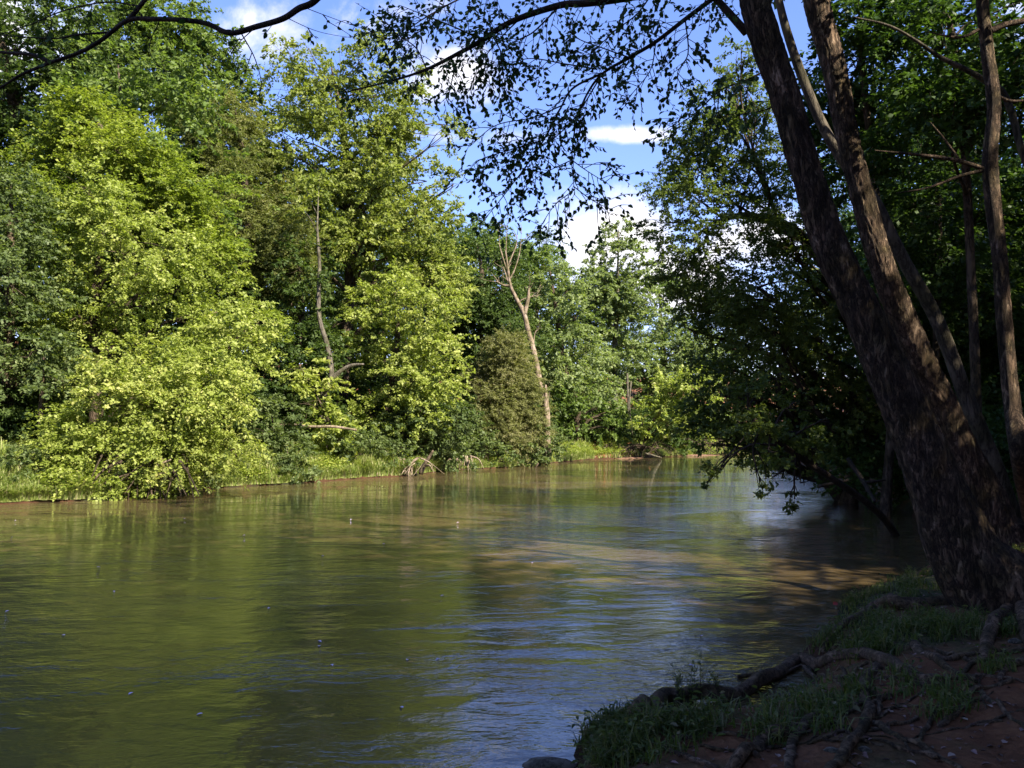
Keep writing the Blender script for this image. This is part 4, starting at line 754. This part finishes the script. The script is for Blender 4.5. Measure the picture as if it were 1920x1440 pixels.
# ================================================================== GROUND COVER
def blades(pts, ln, wd, mat, name, label, cat, seed, lean=.5, leafy=0.0):
    r_ = np.random.default_rng(seed); n_ = len(pts); a = r_.uniform(0, 2 * math.pi, n_); ld = np.stack([np.cos(a), np.sin(a), np.zeros(n_)], 1)
    sd = np.stack([-np.sin(a), np.cos(a), np.zeros(n_)], 1); l_ = ln * r_.uniform(.4, 1.3, n_)[:, None]; le = lean * r_.uniform(.2, 1.3, n_)[:, None]; w_ = wd * r_.uniform(.6, 1.3, n_)[:, None]
    up = np.array([0, 0, 1.]); p1 = pts + l_ * (up * .5 + ld * le * .2); p2 = pts + l_ * (up * (.95 - .3 * le) + ld * le * .75)
    V = np.stack([pts - sd * w_ * .5, pts + sd * w_ * .5, p1 + sd * w_ * .42, p1 - sd * w_ * .42, p2 + sd * w_ * .06, p2 - sd * w_ * .06], 1).reshape(-1, 3)
    b = (np.arange(n_) * 6)[:, None]; Q = np.concatenate([b + np.array([[0, 1, 2, 3]]), b + np.array([[3, 2, 4, 5]])], 1).reshape(-1, 4)
    return tag(mesh_obj(name, V, Q, mat, tint=np.repeat(r_.random(n_), 2)), label, cat, kind='stuff')
# near bank grass: tufts in patches
r_ = np.random.default_rng(5); PT = []
PATCH = [(1140, 1345, 40, 14, 22), (1110, 1380, 14, 30, 18), (1150, 1430, 40, 14, 12), (1590, 1105, 50, 14, 16), (1560, 1130, 30, 14, 12), (1470, 1330, 60, 20, 16), (1850, 1250, 60, 14, 8), (1620, 1215, 80, 14, 14), (1600, 1120, 60, 40, 34), (1680, 1090, 60, 40, 34), (1740, 1060, 30, 26, 16), (1560, 1160, 50, 30, 26), (1540, 1190, 30, 20, 12), (1640, 1190, 80, 36, 34), (1720, 1180, 80, 26, 34), (1800, 1180, 60, 26, 20), (1600, 1300, 60, 36, 22), (1540, 1320, 70, 40, 26),
         (1760, 1310, 60, 30, 20), (1700, 1290, 60, 26, 14), (1420, 1375, 70, 22, 20), (1330, 1365, 60, 26, 26), (1250, 1365, 50, 26, 26), (1170, 1370, 50, 34, 36), (1130, 1400, 30, 30, 22), (1180, 1330, 60, 20, 22), (1380, 1270, 30, 12, 10), (1900, 1030, 40, 18, 12), (1860, 1070, 40, 14, 10), (1200, 1420, 50, 20, 16), (1590, 1230, 60, 10, 8), (1880, 1180, 40, 26, 10)]
for (cx, cy, rx, ry, nn) in PATCH:
    for _ in range(int(nn * (1.0 if cy < 1215 else .6))):
        x, y = cx + r_.normal() * rx * .5, cy + r_.normal() * ry * .5
        g_ = ground_pt(x, y)
        if g_[2] < .06: continue
        m_ = r_.integers(10, 44); q = g_ + r_.normal(size=(m_, 3)) * (.045, .045, 0); q[:, 2] = height(q[:, 0], q[:, 1]) - .01; PT.append(q[q[:, 2] > .03])
PT = np.vstack(PT); print('near blades', len(PT))
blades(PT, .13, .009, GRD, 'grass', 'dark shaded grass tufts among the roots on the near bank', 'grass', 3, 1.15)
# broad little weeds on the near bank
pw = PT[r_.random(len(PT)) < .16]; n_ = len(pw); q = pw + np.stack([r_.normal(size=n_) * .04, r_.normal(size=n_) * .04, r_.uniform(.02, .12, n_)], 1)
an = r_.uniform(0, 6.28, n_); ax = np.stack([np.cos(an), np.sin(an), r_.normal(size=n_) * .2], 1); nr = nrm(np.stack([r_.normal(size=n_) * .4, r_.normal(size=n_) * .4, np.ones(n_)], 1))
ge = leaf_geo(q, ax, nr, r_.uniform(.02, .06, n_), r_.uniform(.014, .032, n_), True)
tag(mesh_obj('ground_weeds', ge[0], ge[1], GRD, tint=np.repeat(r_.random(n_), 2)), 'small leafy weeds between the grass tufts on the near bank', 'weeds', kind='stuff')
# herbs and grass of the left bank
def bank_strip(n, poly0, poly1, dmin, dmax, seed):
    r_ = np.random.default_rng(seed); i0 = r_.integers(poly0, poly1, n); t = r_.random(n)[:, None]; p = LEFT[i0] * (1 - t) + LEFT[i0 + 1] * t
    T = nrm(LEFT[i0 + 1] - LEFT[i0]); nrmv = np.stack([-T[:, 1], T[:, 0]], 1); d = dmin + (dmax - dmin) * r_.random(n)[:, None] ** 1.8
    q = p + nrmv * d; z = height(q[:, 0], q[:, 1]); return np.column_stack([q, z])
def keep(p, f): return p[f(p)]
g1 = bank_strip(190000, 3, 20, .0, 7.5, 1); g1 = np.vstack([g1, bank_strip(45000, 3, 20, -.05, .55, 6)]); g1 = g1[g1[:, 2] > -.05]; g1[:, 2] = np.maximum(g1[:, 2], 0)
dens = fbm(g1[:, 0] * .5, g1[:, 1] * .5, 3, 3) + .12; g1 = g1[np.random.default_rng(3).random(len(g1)) < np.clip(dens * 5 + .3, .15, 1)]
g1 = g1[~((g1[:, 0] > 6.3) & (g1[:, 0] < 12) & (g1[:, 1] > 62) & (np.random.default_rng(4).random(len(g1)) < .93))]
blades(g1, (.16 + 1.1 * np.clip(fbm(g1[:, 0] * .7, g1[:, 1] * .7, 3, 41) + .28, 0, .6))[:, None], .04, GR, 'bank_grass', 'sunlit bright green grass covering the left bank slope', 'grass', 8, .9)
g2 = bank_strip(13000, 5, 19, .3, 7, 2); g2 = g2[g2[:, 2] > .1]; de = fbm(g2[:, 0] * .45, g2[:, 1] * .45, 3, 13); g2 = g2[de > -.06]
r_ = np.random.default_rng(12); nl = 14; q = np.repeat(g2, nl, 0) + r_.normal(size=(len(g2) * nl, 3)) * (.16, .16, .09) + (0, 0, .32); n_ = len(q)
an = r_.uniform(0, 6.28, n_); ax = np.stack([np.cos(an), np.sin(an), r_.normal(size=n_) * .3 - .2], 1); nr = nrm(np.stack([r_.normal(size=n_) * .5, r_.normal(size=n_) * .5, np.ones(n_)], 1))
ge = leaf_geo(q, ax, nr, r_.uniform(.07, .15, n_), r_.uniform(.05, .09, n_))
tag(mesh_obj('bank_herbs', ge[0], ge[1], BG, tint=r_.random(n_)), 'leafy green weeds growing in the grass of the left bank', 'weeds', kind='stuff')

r_ = np.random.default_rng(77); q = np.column_stack([r_.uniform(.2, 8, 5200), r_.uniform(3.2, 12, 5200)]); z = height(q[:, 0], q[:, 1]); q = np.column_stack([q, z + .008])[z > .12]; n_ = len(q)
an = r_.uniform(0, 6.28, n_); ax = np.stack([np.cos(an), np.sin(an), r_.normal(size=n_) * .15], 1); nr = nrm(np.stack([r_.normal(size=n_) * .3, r_.normal(size=n_) * .3, np.ones(n_)], 1))
ge = leaf_geo(q, ax, nr, r_.uniform(.015, .05, n_), r_.uniform(.008, .028, n_), True)
LT = leaf_mat('leaf_litter', [(.05, .03, .018), (.10, .06, .03), (.17, .11, .055), (.25, .18, .09)], trans=.1)
tag(mesh_obj('leaf_litter', ge[0], ge[1], LT, tint=np.repeat(r_.random(n_), 2)), 'brown leaf litter scattered over the reddish soil of the near bank', 'leaf litter', kind='stuff')
# tall seedy weeds at the tip of the near bank
for k, (x, y, h_, lb) in enumerate([(1272, 1322, 78, 'tall thin weed on the near bank tip, leftmost of three dark stems'), (1300, 1320, 95, 'middle and tallest thin weed stem on the near bank tip'), (1340, 1318, 50, 'short thin weed right of the tallest one on the near bank tip')]):
    g_ = ground_pt(x, y); root = empty('tall_weed', g_, lb, 'weed', 'tall weeds on the near bank tip'); H = h_ * g_[1] / F; gg = Geo(); LP = []; LA = []; r_ = np.random.default_rng(k)
    for s in range(4):
        top = g_ + (r_.normal() * .06, r_.normal() * .05, H * r_.uniform(.6, 1)); pa = limb(g_ + (r_.normal() * .02, 0, 0), top, 0, 9, r_); gg.add(tube(pa, [.003, .0012], 4))
        for j in range(34):
            LP.append(pa[r_.integers(2, 9)]); LA.append(nrm(np.array([r_.normal(), r_.normal(), .9])))
    gg.obj('stem', BKT, root); LP = np.array(LP); LA = np.array(LA); n_ = len(LP)
    ge = leaf_geo(LP, LA, nrm(r_.normal(size=(n_, 3))), r_.uniform(.02, .05, n_), r_.uniform(.005, .01, n_)); mesh_obj('leaves', ge[0], ge[1], GRD, root, tint=r_.random(n_))

# stones
def stone(label, px, py, sx, sy, sz, mat, seed, zoff=0.0):
    g_ = ground_pt(px, py); r_ = np.random.default_rng(seed); nu, nv = 18, 10; V = []; Q = []
    u = np.linspace(0, 2 * math.pi, nu, endpoint=False); v = np.linspace(-math.pi / 2, math.pi / 2, nv)
    U, W = np.meshgrid(u, v); x = np.cos(W) * np.cos(U); y = np.cos(W) * np.sin(U); z = np.sin(W); k = 1 + .5 * fbm(x * 1.6 + seed, y * 1.6 + z * 1.3, 3, seed)
    V = np.stack([x * sx * k, y * sy * k, z * sz * k], -1).reshape(-1, 3) + g_ + (0, 0, zoff)
    i = np.arange(nv - 1)[:, None] * nu; j = np.arange(nu)[None]; Q = np.stack([i + j, i + (j + 1) % nu, i + nu + (j + 1) % nu, i + nu + j], -1).reshape(-1, 4)
    return tag(mesh_obj('stone', V, Q, mat, smooth=True, origin=g_), label, 'stone')
STN = bark_mat('stone_grey', (.08, .065, .05), (.15, .125, .10), (.24, .21, .17), 9, .5, (1, 1, 1), .01)
stone('flat brown stone breaking the water at the bottom edge left of the near bank', 1030, 1436, .17, .10, .035, STN, 1, .0)
stone('small grey stone beside the forked root at the bottom right', 1622, 1410, .035, .03, .018, STN, 2)
stone('pale rounded stone at the right edge among the roots', 1903, 1206, .05, .04, .03, STN, 3)
stone('tiny stone on bare soil right of the long straight root', 1560, 1410, .04, .03, .015, STN, 4)

# fallen leaves
def flat_leaf(name, label, cat, p, ln, ang, mat, tv, group=None, tilt=.15):
    ax = np.array([[math.cos(ang), math.sin(ang), tilt * .3]]); nr = nrm(np.array([[tilt, -tilt, 1.]])); ge = leaf_geo(np.zeros((1, 3)), ax, nr, [ln], [ln * .62], True, .1)
    o = mesh_obj(name, ge[0], ge[1], mat, tint=[tv, tv]); o.location = [float(v) for v in p]; return tag(o, label, cat, group)
FL = leaf_mat('leaf_fallen', [(.22, .16, .07), (.35, .28, .12), (.42, .40, .14)], trans=.15)
RL = leaf_mat('leaf_red', [(.35, .06, .03), (.4, .07, .03)], trans=.2)
g_ = ground_pt(1562, 1142, .05); flat_leaf('red_leaf', 'single red leaf caught in the grass at the near water edge', 'leaf', g_, .09, .5, RL, .5, tilt=.6)
r_ = np.random.default_rng(8)
for k, (x, y) in enumerate([(1357, 1341), (1815, 1355), (1700, 1430), (1740, 1230), (1880, 1400), (1460, 1425), (1670, 1340), (1500, 1300), (1860, 1330), (1790, 1420), (1300, 1430), (1620, 1260)]):
    flat_leaf('fallen_leaf', 'small pale fallen leaf lying on the near bank soil', 'leaf', ground_pt(x, y, .012), .05, r_.uniform(0, 6), FL, r_.random(), 'fallen leaves on the near bank')
FW = leaf_mat('leaf_pale', [(.70, .66, .42), (.80, .74, .50)], trans=.05)
for k in range(26):
    x = r_.uniform(0, 1350); y = 960 + 440 * r_.random() ** 1.3
    if x > 1080 and y > 1290: continue
    p = water_pt(x, y); flat_leaf('floating_leaf', 'tiny pale leaf drifting on the river surface', 'leaf', (p[0], p[1], .006), .035 + .0016 * p[1], r_.uniform(0, 6), FW, r_.random(), 'leaves drifting on the river', 0.02)
print('objects', len(bpy.data.objects), 'faces', sum(len(me.polygons) for me in bpy.data.meshes))
